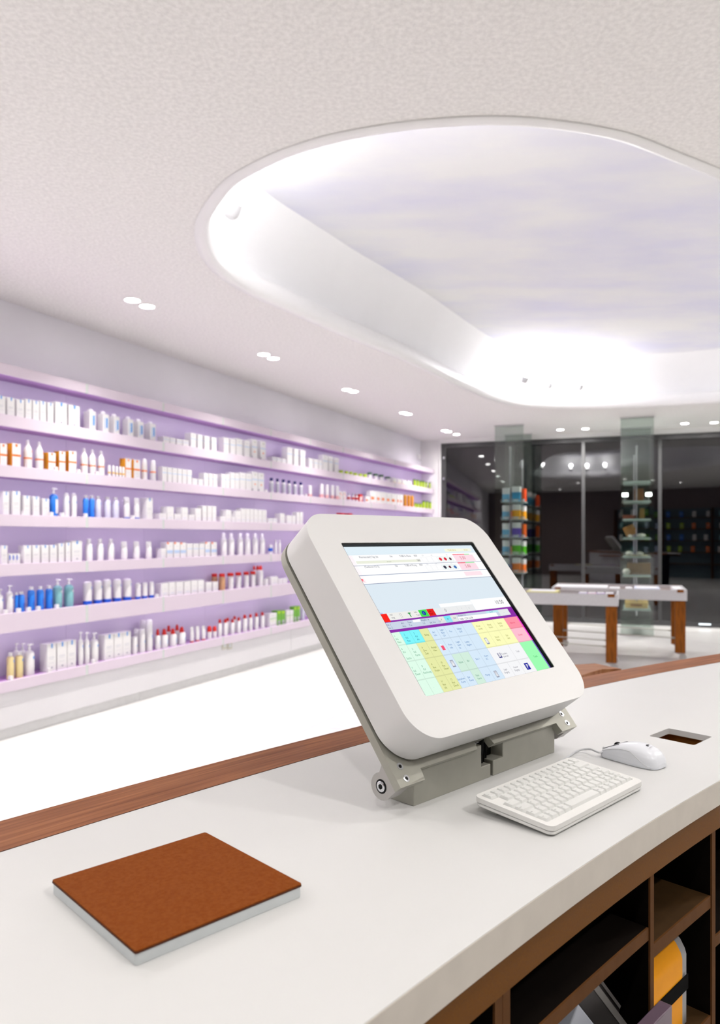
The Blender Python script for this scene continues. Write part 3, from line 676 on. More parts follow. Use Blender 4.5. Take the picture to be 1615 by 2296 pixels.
    if t == 'rcon': return bot('bottle', [('w', [(r, 0), (r, .58 * h), (r * .85, .66 * h), (r * .45, .70 * h)])], ('cap', 'r', [(r * .62, .68 * h), (r * .55, .78 * h), (r * .34, .98 * h), (0.001, h)]), mark=('lb', r, -65, .2 * h, .45 * h, .8))
    if t == 'rbal': return bot('bottle', [('w', [(r, 0), (r, .55 * h)])], ('cap', 'r', [(r * .9, .55 * h), (r * .98, .72 * h), (r * .8, .92 * h), (r * .4, .99 * h), (0.001, h)]))
    if t == 'oil': return bot('bottle', [('oi', [(r, 0), (r, .76 * h), (r * .8, .83 * h), (r * .5, .86 * h)])], ('cap', 'w', [(r * .62, .86 * h), (r * .6, .99 * h), (0.001, h)]), mark=('b', r, -60, .62 * h, .72 * h, .6))
    if t == 'bdot': return bot('bottle', [('w', [(r, 0), (r, .70 * h)])], ('cap', 'w', [(r * .97, .70 * h), (r * .95, .96 * h), (r * .7, h), (0.001, h)]), mark=('b', r, -60, .42 * h, .52 * h, .7))
    c = {'rtub': 'r', 'tubb': 'db', 'wtub': 'w'}[t]
    a, b = tubeprod(r, h, c, .09)
    return 'tube', [('tube', a), ('cap', b)]
LOOK = dict(tab='slim carton with blue tab', tabw='wide carton with blue tab', blu='white carton with blue side stripe', band='white carton with pale blue band', dotb='banded carton with orange dot',
            pln='plain white carton', yel='white carton with yellow foot', ora='white carton with amber sides', osq='white carton with orange square', rbx='red carton with white label', rpat='small carton with red pattern',
            oco='white carton with orange corner', blst='small carton with blue stripe', gstr='white carton with green lines', grn='green carton with pale label', dome='dome-topped bottle with blue foot', wdom='white bottle with rounded cap',
            spr='white spray bottle with orange band', omil='short orange-banded bottle', sml='thin yellow-banded stick', nav='grey-labelled bottle with navy cap', pnk='white bottle with pink foot', rpb='small bottle with red band',
            jlim='jar with lime lid', jgrn='white jar with dark green lid', lim='lime tube with green cap', otub='amber-orange tube', wpump='white pump bottle', bpump='deep blue pump bottle', teal='teal pump bottle', blub='bright blue white-capped bottle',
            clr='clear lilac white-capped bottle', wcap='slender white narrow-capped bottle', bban='jar with broad blue band', dsp='white dispenser with blue foot', amb='amber jar with red lid', rlid='white jar with red lid', rcap='white bottle with red cap',
            rcon='white flask with pointed red cap', rbal='stubby bottle with round red cap', oil='straw-yellow oil bottle', bdot='white bottle with blue mark', rtub='white tube on red cap', tubb='white tube on blue cap', wtub='white tube standing on its cap')
ORD = ['first', 'second', 'third', 'fourth', 'fifth', 'sixth', 'seventh', 'eighth', 'ninth', 'tenth', 'eleventh', 'twelfth']
SHELFN = {1: 'topmost shelf', 2: 'second shelf down', 3: 'third shelf down', 4: 'fourth shelf down', 5: 'fifth shelf down', 6: 'lowest shelf'}
NAMES = {'carton': 'product_carton', 'bottle': 'product_bottle', 'jar': 'product_jar', 'tube': 'product_tube'}
seen = {}; rows = []
for line in PRODUCTS.strip().split('\n'):
    k, items = line.split('|')
    for it in items.split(';'):
        t, s, w, h = it.split()
        rows.append((int(k), t, float(s), float(w), float(h)))
total = {}
for k, t, s, w, h in rows:
    key = (t, int(math.floor((s - S_A) / S_W)) + 2, k); total[key] = total.get(key, 0) + 1
for k, t, s, w, h in rows:
    if t == 'rbx' and w > .15: w = .1
    tk = t; back = .085 if t.endswith('+') else 0; t = t.rstrip('+')
    bay = int(math.floor((s - S_A) / S_W)) + 2
    key = (tk, bay, k); seen[key] = seen.get(key, 0) + 1
    cat, parts = make_product(t, w, h)
    rad = 0 if cat == 'carton' else w / 2
    d = (4.425 if cat == 'carton' else 4.425 + rad + (.045 if t == 'dome' else 0)) + back
    o = link(NAMES[cat], parts[0][1], None, wp(s, d, SH[k] - .005), W_RZ)
    for nm, me in parts[1:]: link(nm, me, o, (0, 0, 0))
    if back: w_ = 'back row, '
    else: w_ = ''
    where = w_ + '%s bay, %s' % (ORD[bay - 1], SHELFN[k])
    if total[key] == 1: lab = '%s, alone in %s' % (LOOK[t], where)
    else: lab = '%s, %s from near end, %s' % (LOOK[t], ORD[seen[key] - 1], where)
    tag(o, lab, cat, LOOK[t] + 's')
CLIPS = [(2, 3.835), (2, 4.085), (2, 4.305), (2, 4.494), (3, 3.80), (3, 4.042), (3, 4.143), (3, 4.377), (3, 4.904), (5, 3.645), (5, 3.755), (5, 3.84), (5, 3.925), (5, 4.096), (5, 5.207), (6, 3.69), (6, 4.02), (6, 4.46), (2, 7.879), (2, 6.997)]
clip_me = MB().box(-.012, .012, -.012, .012, 0, .032).mesh('clip', [PM['w']], 0)
cseen = {}
for k, s in CLIPS:
    cseen[k] = cseen.get(k, 0) + 1
    o = link('price_holder', clip_me, None, wp(s, 4.403, SH[k] - .005), W_RZ)
    tag(o, 'small white price holder at the front edge, %s from near end, %s' % (ORD[cseen[k] - 1], SHELFN[k]), 'price tag', 'white price holders on the shelf edges')
# ------------------------------------------------------------------ two floor-to-ceiling glass displays by the window
def at_px(x, y, z):
    """point at height z seen in a photo direction (used only to place things on the real floor / shelf heights)"""
    k = (z - CAM_Z) * 1680.0 / (1205.0 - y)
    return Vector(((x - 807.5) / 1680.0 * k, k, z))
def display(name, label, xl, xr, Zf, Zb, poles):
    c = (Zf + Zb) / 2
    cx = ((xl + xr) / 2 - 807.5) / 1680.0 * Zf
    wd = (xr - xl) / 1680.0 * Zf / abs(BD.x)
    f = Vector((cx, Zf, 0)); b = f + BN * -(Zb - Zf)
    t = thing(name, label, 'display', f, B_RZ)
    dp = (Zb - Zf)
    for y in (0.0, dp):
        m = MB(); m.box(-wd / 2, wd / 2, y - .005, y + .005, .012, CZ - .014); m.build('pane', M_case, t, smooth=0)
        m = MB(); m.box(-wd / 2 - .01, wd / 2 + .01, y - .03, y + .03, 0, .012); m.build('floor_plate', M_plinth, t, smooth=0)
        m = MB(); m.box(-wd / 2 - .01, wd / 2 + .01, y - .03, y + .03, CZ - .014, CZ - .002); m.build('ceiling_plate', M_plinth, t, smooth=0)
    for px, py, z0, z1 in poles:
        m = MB(); m.tube([(px, py, z0), (px, py, z1)], .011, 10); m.build('pole', M_chrome, t)
        m = MB(); m.lathe([(.0, z1), (.018, z1), (.018, z1 + .03), (0, z1 + .035)], 10, Matrix.Translation((px, py, 0))); m.build('pole_end', M_chrome, t)
    return t, wd, dp
# display with stones and boards
tA, wA, dA = display('glass_display', 'floor-to-ceiling glass panes holding seven glass shelves with stones and boards', 1396, 1462, 10.62, 11.75, [(.0, .42, .25, 2.72), (-.03, .78, .35, 2.62)])
zsA = [2.215, 1.93, 1.67, 1.40, 1.13, .855, .37]
for z in zsA:
    m = MB(); m.box(-wA / 2 + .035, wA / 2 - .035, .2, .92, z - .018, z); m.build('glass_shelf', M_shelfglass, tA, smooth=0)
    m = MB(); m.tube([(-wA / 2 + .02, .25, z - .025), (wA / 2 - .02, .25, z - .025)], .007, 8); m.build('shelf_rail', M_chrome, tA)
def onA(x, y, z):
    return tA.matrix_basis @ Vector((x, y, z)) if False else (Vector(tA.location) + Matrix.Rotation(B_RZ, 3, 'Z') @ Vector((x, y, z)))
def stone(x, y, z, r, label, seed, rgb=(235, 232, 222), flat=.6):
    rnd = random.Random(seed)
    bm = bmesh.new(); bmesh.ops.create_icosphere(bm, subdivisions=2, radius=r)
    for v in bm.verts:
        v.co *= 1 + rnd.uniform(-.09, .09); v.co.z *= flat; v.co.x *= 1.25
    mz = min(v.co.z for v in bm.verts)
    for v in bm.verts: v.co.z -= mz
    me = bpy.data.meshes.new('stone'); bm.to_mesh(me); bm.free()
    me.materials.append(mat('stone_%d' % seed, lin(rgb), .7, noise=.15, nscale=30)); me.polygons.foreach_set('use_smooth', [True] * len(me.polygons))
    o = link('stone', me, None, onA(x, y, z), B_RZ + rnd.uniform(0, 3)); tag(o, label, 'stone')
stone(.06, .32, 1.40, .05, 'pale round stone on the fourth glass shelf, beside the leaning board', 1)
stone(-.09, .30, 1.40, .03, 'little pale stone in front of the leaning board, fourth glass shelf', 2)
stone(-.10, .32, 1.13, .052, 'bigger pale stone on the fifth glass shelf, corner side', 3)
stone(.04, .30, 1.13, .048, 'pale stone at the middle of the fifth glass shelf', 4)
stone(-.14, .32, .855, .055, 'pale stone beside the big brown board, sixth glass shelf', 5, flat=.8)
M_board = mat('oak_board', lin((176, 120, 60)), .6, noise=.25, nscale=14, stretch=(1, 1, 8))
M_board2 = mat('olive_board', lin((138, 104, 48)), .6, noise=.2, nscale=14)
M_yel = mat('straw_box', lin((228, 190, 110)), .6, noise=.12, nscale=20)
M_plate = mat('cream_plate', lin((228, 215, 170)), .5, noise=.05)
def a_box(name, label, cat, x, y, z, sx, sy, sz, m, tilt=0.0, rz=0.0, lid=None):
    t = thing(name, label, cat, onA(x, y, z), B_RZ + rz)
    M = Matrix.Rotation(tilt, 4, 'Y') @ Matrix.Identity(4)
    b = MB(); b.box(-sx / 2, sx / 2, -sy / 2, sy / 2, 0, sz, M)
    lo = min(v.z for v in b.v)
    for v in b.v: v.z -= lo
    b.build('body', m, t, bevel=.006)
    if lid:
        b = MB(); b.box(-sx * .25, sx * .25, -sy / 2 - .004, -sy / 2, sz * .3, sz * .7); b.build('front_label', lid, t, smooth=0)
    return t
a_box('wooden_board', 'tan wooden board leaning on the fourth glass shelf', 'board', -.06, .5, 1.40, .16, .05, .15, M_board, R(-24))
a_box('wooden_board', 'big brown board lying across the sixth glass shelf', 'board', .03, .5, .855, .30, .2, .17, M_board2, 0, .12)
a_box('gift_box', 'straw-coloured box lying on the lowest glass shelf, window side', 'box', .0, .70, .37, .32, .16, .09, M_yel, 0, 0, M_board)
a_box('gift_box', 'straw-coloured box lying on the lowest glass shelf, front', 'box', .0, .40, .37, .31, .16, .085, M_yel, 0, -.06, M_board)
a_box('brown_pot', 'dark brown box standing on the second glass shelf', 'box', .03, .5, 1.93, .13, .12, .19, mat('pot_brown', lin((120, 72, 28)), .5, noise=.2))
a_box('soap_block', 'dark red block on the third glass shelf', 'soap', -.11, .4, 1.67, .17, .1, .055, mat('soap_red', lin((126, 50, 20)), .5, noise=.15))
a_box('brown_bottle', 'small olive brown flask on the third glass shelf', 'flask', .075, .5, 1.67, .07, .07, .16, M_board2)
t = thing('cream_plate', 'flat cream plate under the stones on the fifth glass shelf', 'plate', onA(0, .42, 1.13), B_RZ)
m = MB(); m.lathe([(.07, 0), (.15, .004), (.155, .008), (.07, .006)], 24, None, 1, .8); m.build('plate_body', M_plate, t)
bpy.data.objects['stone.002'].location.z += .007; bpy.data.objects['stone.003'].location.z += .007
for k, x in enumerate((-.16, .16)):
    t = thing('display_lamp', ['small white lamp block at the corner-side end of the second glass shelf', 'small white lamp block at the outer end of the second glass shelf'][k], 'lamp', onA(x, .27, 1.93), B_RZ)
    m = MB(); m.box(-.045, .045, -.03, .03, .06, .12); m.build('lamp_head', M_white, t, bevel=.008)
    m = MB(); m.tube([(0, 0, 0), (0, 0, .06)], .008, 8); m.build('stem', M_chrome, t)
    m = MB(); m.box(-.035, .035, -.034, -.03, .07, .11); m.build('lens', M_spot, t, smooth=0)

# display with first-aid packs
tB, wB, dB = display('glass_display', 'floor-to-ceiling glass panes holding wire racks of coloured packs', 1112, 1172, 11.4, 12.45, [(.0, .12, .55, 2.76), (.1, .8, .5, 2.62)])
def onB(x, y, z): return Vector(tB.location) + Matrix.Rotation(B_RZ, 3, 'Z') @ Vector((x, y, z))
zsB = [1.955, 1.685, 1.405, 1.14, .86]
for z in zsB:
    m = MB(); m.box(-.14, .21, .16, .56, z - .012, z); m.build('rack_shelf', M_shelfglass, tB, smooth=0)
    m = MB()
    m.tube([(-.145, .15, z + .03), (.215, .15, z + .03)], .006, 6); m.tube([(-.145, .15, z - .012), (.215, .15, z - .012)], .006, 6)
    for k in range(7): m.tube([(-.145 + k * .06, .15, z - .012), (-.145 + k * .06, .15, z + .03)], .004, 6)
    m.build('rack_rail', M_chrome, tB)
def pack(x, y, z, w, d, h, low, up, side, split, label, group=None, bulge=.012):
    """soft pack: a pillow-edged block with a coloured lower field"""
    t = thing('soft_pack', label, 'pack', onB(x, y, z), B_RZ, group)
    b = MB(); n = 6; vs = []; fs = []
    prof = [(0, .95), (.1, 1.0), (split, .98), (split + .001, .98), (.88, 1.0), (1.0, .97)]
    for f, s in prof:
        for px, py in rrect(-w / 2 * s, w / 2 * s, -d / 2 * s, d / 2 * s, .018, 2): vs.append((px, py, f * h))
    k = len(vs) // len(prof)
    for i in range(len(prof) - 1):
        b.cur = 0 if i < 2 else 1
        b.add([], [])
    b.v = [Vector(v) for v in vs]
    for i in range(len(prof) - 1):
        for j in range(k):
            j2 = (j + 1) % k
            b.f.append([i * k + j, i * k + j2, (i + 1) * k + j2, (i + 1) * k + j]); b.mi.append(0 if prof[i + 1][0] <= split else 1)
    b.f.append(list(range((len(prof) - 1) * k, len(prof) * k))); b.mi.append(1)
    b.f.append(list(reversed(range(k)))); b.mi.append(0)
    b.build('bag', [low, up], t)
    b = MB(); b.box(-w * .3, w * .3, -d / 2 - .002, -d / 2 + .002, h * .06, h * .16); b.build('label_strip', side, t, smooth=0)
    return t
def pp(n, rgb): return mat('pack_' + n, lin(rgb), .4, noise=.06, nscale=12)
K = dict(sky=pp('sky', (110, 185, 225)), wht=pp('white', (236, 238, 238)), teal=pp('teal', (45, 150, 200)), red=pp('scarlet', (240, 85, 30)), amb=pp('amber', (250, 175, 10)), pur=pp('purple', (95, 70, 190)), brn=pp('rust', (215, 95, 15)), grn=pp('green', (85, 195, 20)), org=pp('orange', (250, 130, 40)), blu=pp('blue', (40, 110, 200)))
lv = ['top rack', 'second rack', 'third rack', 'fourth rack', 'lowest rack']
for k, z in enumerate(zsB):
    pack(-.085, .3, z, .11, .12, .215, K['sky'], K['wht'], K['wht'], .55, 'pale blue and white soft pack on the %s of the glass display' % lv[k], 'pale blue packs in the glass display')
spec = [('teal', 'red', 'teal pack with white top', 'narrow scarlet pack'), ('amb', 'amb', 'amber pack with white top', 'second amber pack, set at an angle,'), ('pur', 'brn', 'purple pack with white top', 'narrow rust-orange pack'), ('grn', 'grn', 'green pack with white top', 'second green pack, set at an angle,'), ('org', 'org', 'orange pack with white top', 'second orange pack, set at an angle,')]
for k, (a, b, la, lb) in enumerate(spec):
    pack(.075, .28, zsB[k], .13, .12, .225 if k else .235, K[a], K['wht'], K['wht'], .62, '%s on the %s' % (la, lv[k]))
    pack(.178, .36, zsB[k], .062, .13, .20, K[b], K[b] if a != b else K['wht'], K['wht'], .62, '%s at the outer end of the %s' % (lb, lv[k]))
for k, c in ((1, 'red'), (3, 'org'), (4, 'blu')):
    pack(-.007, .22, zsB[k], .026, .1, .12, K[c], K[c], K['wht'], .6, 'thin %s pack squeezed in on the %s' % ({'red': 'scarlet', 'org': 'orange', 'blu': 'blue'}[c], lv[k]))

# ------------------------------------------------------------------ two display tables on walnut legs
def table(name, label, corner, L, D, items):
    """corner: front corner nearest the window light strip (front edge runs towards the shelf wall)"""
    t = thing('display_table', label, 'table', corner, B_RZ)
    H = .805
    # local x runs -L..0 along the front edge, local y 0..D to the window
    for (x0, x1, y0, y1) in ((-L, 0, 0, .02), (-L, 0, D - .02, D), (-L, -L + .02, .02, D - .02), (-.02, 0, .02, D - .02)):
        m = MB(); m.box(x0, x1, y0, y1, H - .125, H); m.build('apron', M_fabric, t, smooth=0, bevel=.004)
    m = MB(); m.box(-L + .02, -.02, .02, D - .02, H - .11, H - .045); m.build('tray_floor', M_slot, t, smooth=0)
    for k, (lx, ly) in enumerate(((-L + .07, .06), (-.07, .06), (-L + .07, D - .06), (-.07, D - .06))):
        m = MB(); m.box(lx - .055, lx + .055, ly - .035, ly + .035, .085, H - .126); m.box(lx - .035, lx + .035, ly - .063 if ly < D / 2 else ly + .055, (ly - .061) if ly < D / 2 else ly + .063, H - .03, H + .003)
        m.build('leg', M_leg, t, smooth=0, bevel=.003)
        m = MB(); m.lathe([(.034, -.011), (.04, -.006), (.04, .006), (.034, .011)], 14, Matrix.Translation((lx + .03, ly, .04)) @ Matrix.Rotation(R(90), 4, 'X'))
        m.box(lx - .03, lx + .045, ly - .018, ly + .018, .07, .085); m.box(lx + .012, lx + .04, ly - .018, ly - .014, .035, .08)
        m.build('caster', M_metal2, t)
    for y in (.06, D - .06):
        for z in (.27,):
            m = MB(); m.tube([(-L + .12, y, z + .02), (-.12, y, z - .02)], .006, 8); m.tube([(-.16, y, z - .0185), (-.12, y, z - .02)], .011, 8); m.tube([(-L + .12, y, z + .02), (-L + .16, y, z + .0185)], .011, 8)
            m.build('tie_rod', M_metal, t)
    for x in (-L + .07, -.07):
        m = MB(); m.tube([(x, .095, .22), (x, D - .095, .22)], .006, 8); m.build('tie_rod', M_metal, t)
    return t, L, D, H
RB = Matrix.Rotation(B_RZ, 3, 'Z')
c1 = Vector((2.69, 7.80, 0)); t1, L1, D1, H1 = table('near', 'nearer white-sided display table on walnut legs, behind the touchscreen', c1, 1.49, .62, 0)
c2 = Vector((3.70, 8.47, 0)); t2, L2, D2, H2 = table('far', 'farther white-sided display table on walnut legs, in front of the window', c2, 1.49, .86, 0)
def flat(name, label, cat, base, x0, x1, y0, y1, h, m, group=None, z=None):
    zc = .76 if z is None else z
    t = thing(name, label, cat, base + RB @ Vector(((x0 + x1) / 2, (y0 + y1) / 2, zc)), B_RZ, group)
    sx, sy = (x1 - x0) / 2, (y1 - y0) / 2
    b = MB(); b.box(-sx, sx, -sy, sy, 0, h); b.build('block', m, t, bevel=.004)
    b = MB(); b.box(-sx * .8, sx * .8, -sy * .8, sy * .8, h, h + .002); b.build('cover', M_paper, t, smooth=0)
    return t
flat('catalogue_stack', 'long white stack of sheets at the corner-side end of the farther table', 'paper', c2, -1.46, -.86, .05, .55, .05, M_paper)
flat('catalogue_stack', 'white folded cards at the middle of the farther table', 'paper', c2, -.84, -.72, .05, .35, .045, M_paper)
flat('catalogue_stack', 'small white card block at the middle of the farther table', 'paper', c2, -.66, -.58, .05, .3, .05, M_paper)
flat('catalogue_stack', 'long pale blue stack of sheets on the farther table, over the tie rod', 'paper', c2, -.56, -.28, .04, .5, .05, mat('paper_blue', (.62, .66, .80), .6, noise=.03))
flat('catalogue_stack', 'white stack of sheets at the outer end of the farther table', 'paper', c2, -.14, -.03, .12, .7, .045, M_paper)
flat('leaflet_stack', 'pale yellow leaflets on the nearer table, beside the touchscreen', 'leaflet', c1, -.95, -.62, .05, .4, .055, mat('paper_yellow', lin((226, 220, 150)), .6, noise=.05))
for k, (x, rgb, nm) in enumerate(((-.36, (205, 195, 225), 'lilac'), (-.27, (226, 190, 215), 'pink'), (-.18, (180, 150, 205), 'violet'), (-.09, (230, 228, 236), 'off-white'))):
    flat('leaflet_stack', '%s leaflets in the tray of the nearer table, end towards the farther table' % nm, 'leaflet', c1, x - .04, x + .04, .04, .25, .05, mat('paper_' + nm, lin(rgb), .6, noise=.05))

# ------------------------------------------------------------------ rear wall shelves, seen mirrored in the dark window
rs = thing('rear_shelving', 'wall of dark shelves behind the counter, seen mirrored in the dark window', 'shelving', (-.2, -3.18, 0))
for z in (.5, .9, 1.3, 1.7, 2.1):
    m = MB(); m.box(-1.2, 5.4, .0, .3, z - .02, z); m.build('board', M_brown, rs, smooth=0)
for x in (-1.2, .45, 2.1, 3.75, 5.38):
    m = MB(); m.box(x, x + .02, 0, .3, 0, 2.4); m.build('upright', M_brown, rs, smooth=0)
m = MB(); m.box(-1.2, 5.4, .0, .012, .0, 2.4); m.build('back_board', mat('teal_back', (.10, .16, .18), .6, noise=.1), rs, smooth=0)
cols = ['w', 'te', 'lb', 'li', 'o', 'w', 'gr', 'bb']
rnd = random.Random(3)
cname = dict(w='white', te='teal', lb='pale blue', li='lime', o='orange', gr='green', bb='blue')
meshes = {c: boxprod(.11, .08, .2, c, [(.1, .9, .5, .6, 'g')]) for c in set(cols)}
for z in (.9, 1.3, 1.7, 2.1):
    for k in range(14):
        x = -1.0 + k * .42 + rnd.uniform(-.04, .04)
        o = link('stock_carton', meshes[cols[(k // 2 + int(z * 10)) % 8]], None, (-.2 + x + (.12 if abs((x + 1.2) % 1.65) < .1 else 0), -2.98, z)); o.rotation_euler = (0, 0, math.pi)
        tag(o, '%s stock carton, %s along the %s board of the rear shelving' % (cname[cols[(k // 2 + int(z * 10)) % 8]], ORD[k] if k < 12 else ['thirteenth', 'fourteenth'][k - 12], {.9: 'second', 1.3: 'third', 1.7: 'fourth', 2.1: 'uppermost'}[z]), 'carton', 'stock cartons on the rear shelves')
# ------------------------------------------------------------------ the curved counter
CT = CAM_Z - .424                                        # counter height
U = Vector((.70970201, .70450199, 0)); Wv = Vector((U.y, -U.x, 0))
U_RZ = math.atan2(U.y, U.x)
def ab(a, b, z=0.0): return U * a + Wv * b + Vector((0, 0, z))
CS, RS = Vector((6.44859941, -4.87302372)), 8.48987      # staff edge
CI, RI = Vector((6.02352251, -4.51391589)), 8.5362       # white / wood line
CO, RO = Vector((6.31615527, -4.8749249)), 9.10582       # customer edge
def arc(c, r, a0, a1, n): return [Vector((c.x + r * math.cos(R(a0 + (a1 - a0) * k / n)), c.y + r * math.sin(R(a0 + (a1 - a0) * k / n)))) for k in range(n + 1)]
A0, A1 = 143.5, 118.0
counter = thing('service_counter', 'long curved white service counter with walnut front strip and brown shelving under it', 'counter', (0, 0, 0))
slot = [tuple(ab(a, b).xy) for a, b in ((1.5615, -.6045), (1.656, -.6030), (1.6605, -.6985), (1.5655, -.7010))]
def round_poly(p, r=.006, n=4):
    out = []
    for i in range(len(p)):
        a, b, c = Vector(p[i - 1]), Vector(p[i]), Vector(p[(i + 1) % len(p)])
        d1 = (a - b).normalized(); d2 = (c - b).normalized()
        for k in range(n + 1):
            t = k / n
            out.append(tuple((b + d1 * r) * (1 - t) ** 2 + b * 2 * t * (1 - t) + (b + d2 * r) * t * t))
    return out
slot = round_poly(slot)
staff = arc(CS, RS, A0, A1, 60)
inner = arc(CI, RI, A0 + 1.5, A1 - 2, 60)
outer = arc(CO, RO, A0 + 1.0, A1 - 1.0, 60)
edge_in = arc(CS, RS + .03, A0, A1, 60)
m = MB(); m.prism([[tuple(p) for p in staff + inner[::-1]], slot], CT - .0125, CT); m.prism([[tuple(p) for p in staff + edge_in[::-1]]], CT - .042, CT - .0125)
m.build('worktop', M_counter, counter, smooth=30)
m = MB(); m.prism([[tuple(p) for p in arc(CS, RS - .0012, A0, A1, 60) + arc(CS, RS - .0001, A0, A1, 60)[::-1]]], CT - .042, CT - .0006); m.build('edge_band', M_edgeshade, counter, smooth=30)  # thin skin over the white edge, carrying its painted warm shade
m = MB(); m.prism([[tuple(p) for p in inner + outer[::-1]]], CT - .042, CT + .0005)
o = m.build('walnut_strip', M_wood, counter, smooth=30, bevel=.0012, seg=1)
grain_attr(o, lambda c: (math.atan2(c.y - CO.y, c.x - CO.x) * RO, (c.xy - CO).length, c.z))
# dark seam between white and wood
sm = arc(CI, RI + .0008, A0 + 1.5, A1 - 2, 60); sm2 = arc(CI, RI - .0004, A0 + 1.5, A1 - 2, 60)
m = MB(); m.prism([[tuple(p) for p in sm2 + sm[::-1]]], CT - .01, CT + .0007); m.build('seam', M_raw, counter, smooth=0)
# customer front
f1 = arc(CO, RO - .05, A0, A1, 40); f2 = arc(CO, RO - .07, A0, A1, 40)
m = MB(); m.prism([[tuple(p) for p in f1 + f2[::-1]]], 0.08, CT - .043); m.build('front_panel', M_cab, counter, smooth=30)
f1 = arc(CO, RO - .1, A0, A1, 40); f2 = arc(CO, RO - .12, A0, A1, 40)
m = MB(); m.prism([[tuple(p) for p in f1 + f2[::-1]]], 0.0, .08); m.build('plinth', M_plinth, counter, smooth=30)
# brown carcass, staff side
def band(r0, r1, a0, a1, n=40): return [[tuple(p) for p in arc(CS, RS + r0, a0, a1, n) + arc(CS, RS + r1, a0, a1, n)[::-1]]]
m = MB(); m.prism(band(.004, .022, A0, A1), CT - .0865, CT - .0435); m.build('top_rail', M_brown, counter, smooth=30)
m = MB(); m.prism(band(.022, .46, A0, A1), CT - .062, CT - .044 - .001); m.data = None; m.build('top_board', M_brownd, counter, smooth=30) if False else None
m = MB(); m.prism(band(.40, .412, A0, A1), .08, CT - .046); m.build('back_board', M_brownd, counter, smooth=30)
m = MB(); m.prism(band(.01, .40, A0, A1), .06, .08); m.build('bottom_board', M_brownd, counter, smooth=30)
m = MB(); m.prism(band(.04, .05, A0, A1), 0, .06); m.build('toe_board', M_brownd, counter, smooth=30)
def ang_px(x):
    """angle on the staff edge that stands in this viewing direction"""
    k = (x - 807.5) / 1680.0
    best = min((abs((CS.x + RS * math.cos(R(a))) / (CS.y + RS * math.sin(R(a))) - k), a) for a in [118 + i * .002 for i in range(12500)] if CS.y + RS * math.sin(R(a)) > .2)
    return best[1]
P1, P2, P3 = ang_px(1138), ang_px(1471.5), ang_px(1609)
DEG = math.degrees(1 / RS)
P0 = P1 + .40 * DEG; P4 = P3 - .40 * DEG; P5 = P4 - .4 * DEG
def upright(a, th):
    m = MB(); d = th / 2 * DEG
    m.prism(band(.009, .40, a + d, a - d, 2), .08, CT - .087)
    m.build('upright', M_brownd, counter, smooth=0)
    m = MB(); m.prism(band(.006, .009, a + d, a - d, 2), .08, CT - .087); m.build('edge_strip', M_edge, counter, smooth=0)
upright(P0, .016); upright(P1 + .0082 * DEG, .0155); upright(P1 - .0082 * DEG, .0155); upright(P2, .0125); upright(P3, .0145); upright(P4, .016); upright(P5, .016)
def board(a, b, z, th=.019, r0=.008, top=None):
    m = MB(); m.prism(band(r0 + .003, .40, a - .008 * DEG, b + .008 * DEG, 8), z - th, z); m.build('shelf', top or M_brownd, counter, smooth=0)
    m = MB(); m.prism(band(r0, r0 + .003, a - .008 * DEG, b + .008 * DEG, 8), z - th, z); m.build('edge_strip', M_edge, counter, smooth=0)
board(P0, P1, .81); board(P1 - .016 * DEG, P2, .81); board(P2, P3, .778, .021, top=M_shelftop); board(P2, P3, .57, top=M_shelftop); board(P3, P4, .70); board(P4, P5, .70)
# drawer fronts standing slightly proud
def drawer(a, b, ztop):
    m = MB(); m.prism(band(-.022, -.003, a, b, 10), .42, ztop); o = m.build('drawer_front', M_plum, counter, smooth=30, bevel=.0015)
    m = MB(); m.prism(band(-.002, .30, a - .03 * DEG, b + .03 * DEG, 10), .48, .50); m.build('drawer_tray', M_brownd, counter, smooth=0)
drawer(P1 - .012 * DEG, P2 - .006 * DEG, .70); drawer(P0, P1 + .012 * DEG, .705)
# box under the cable opening
cx, cy = ab(1.61, -.652).xy
m = MB(); m.box(-.085, .085, -.075, .075, CT - .083, CT - .075); 
for x0, x1, y0, y1 in ((-.085, -.075, -.075, .075), (.075, .085, -.075, .075), (-.075, .075, -.075, -.065), (-.075, .075, .065, .075)): m.box(x0, x1, y0, y1, CT - .075, CT - .0128)
o = m.build('cable_box', mat('cable_box_wood', (.42, .17, .02), .5, noise=.55, nscale=22), counter, ab(1.61, -.652), U_RZ, smooth=0)
m = MB(); m.lathe([(.004, 0), (.009, .0), (.009, .004), (.004, .004)], 16, Matrix.Translation((-.03, .063, CT - .035)) @ Matrix.Rotation(R(90), 4, 'X')); m.build('eyelet', M_chrome, counter, ab(1.61, -.652), U_RZ)
m = MB(); m.tube([(-.05, -.02, CT - .07), (-.01, .01, CT - .062), (.03, .0, CT - .064), (.06, .04, CT - .068)], .007, 8); m.build('cable_end', M_black, counter, ab(1.61, -.652), U_RZ)

# things kept in the compartments
def cs_pt(a, depth, z):
    return Vector((CS.x + (RS + depth) * math.cos(R(a)), CS.y + (RS + depth) * math.sin(R(a)), z))
def cs_rz(a): return R(a) - math.pi / 2        # local -x along increasing angle, local y into the counter
aY = P2 - .098 * DEG
t = thing('storage_case', 'yellow round-topped case with grey ends and black band in the brown compartment', 'case', cs_pt(aY, .025, .571), cs_rz(aY))
prof = [(0, 0), (.16, 0), (.16, .13)] + [(.08 + .08 * math.cos(R(x)), .115 + .055 * math.sin(R(x))) for x in range(15, 166, 15)] + [(0, .12)]
MX = Matrix(((0, 0, 1, 0), (1, 0, 0, 0), (0, 1, 0, 0), (0, 0, 0, 1)))
m = MB(); m.prism([prof], -.062, .060, MX); m.build('shell', mat('case_yellow', (0.82, 0.32, 0.0), .4, noise=.06, spec=.1), t, smooth=40)
pe = [(.08 + (x - .08) * .97, .085 + (z - .085) * .97) for x, z in prof]
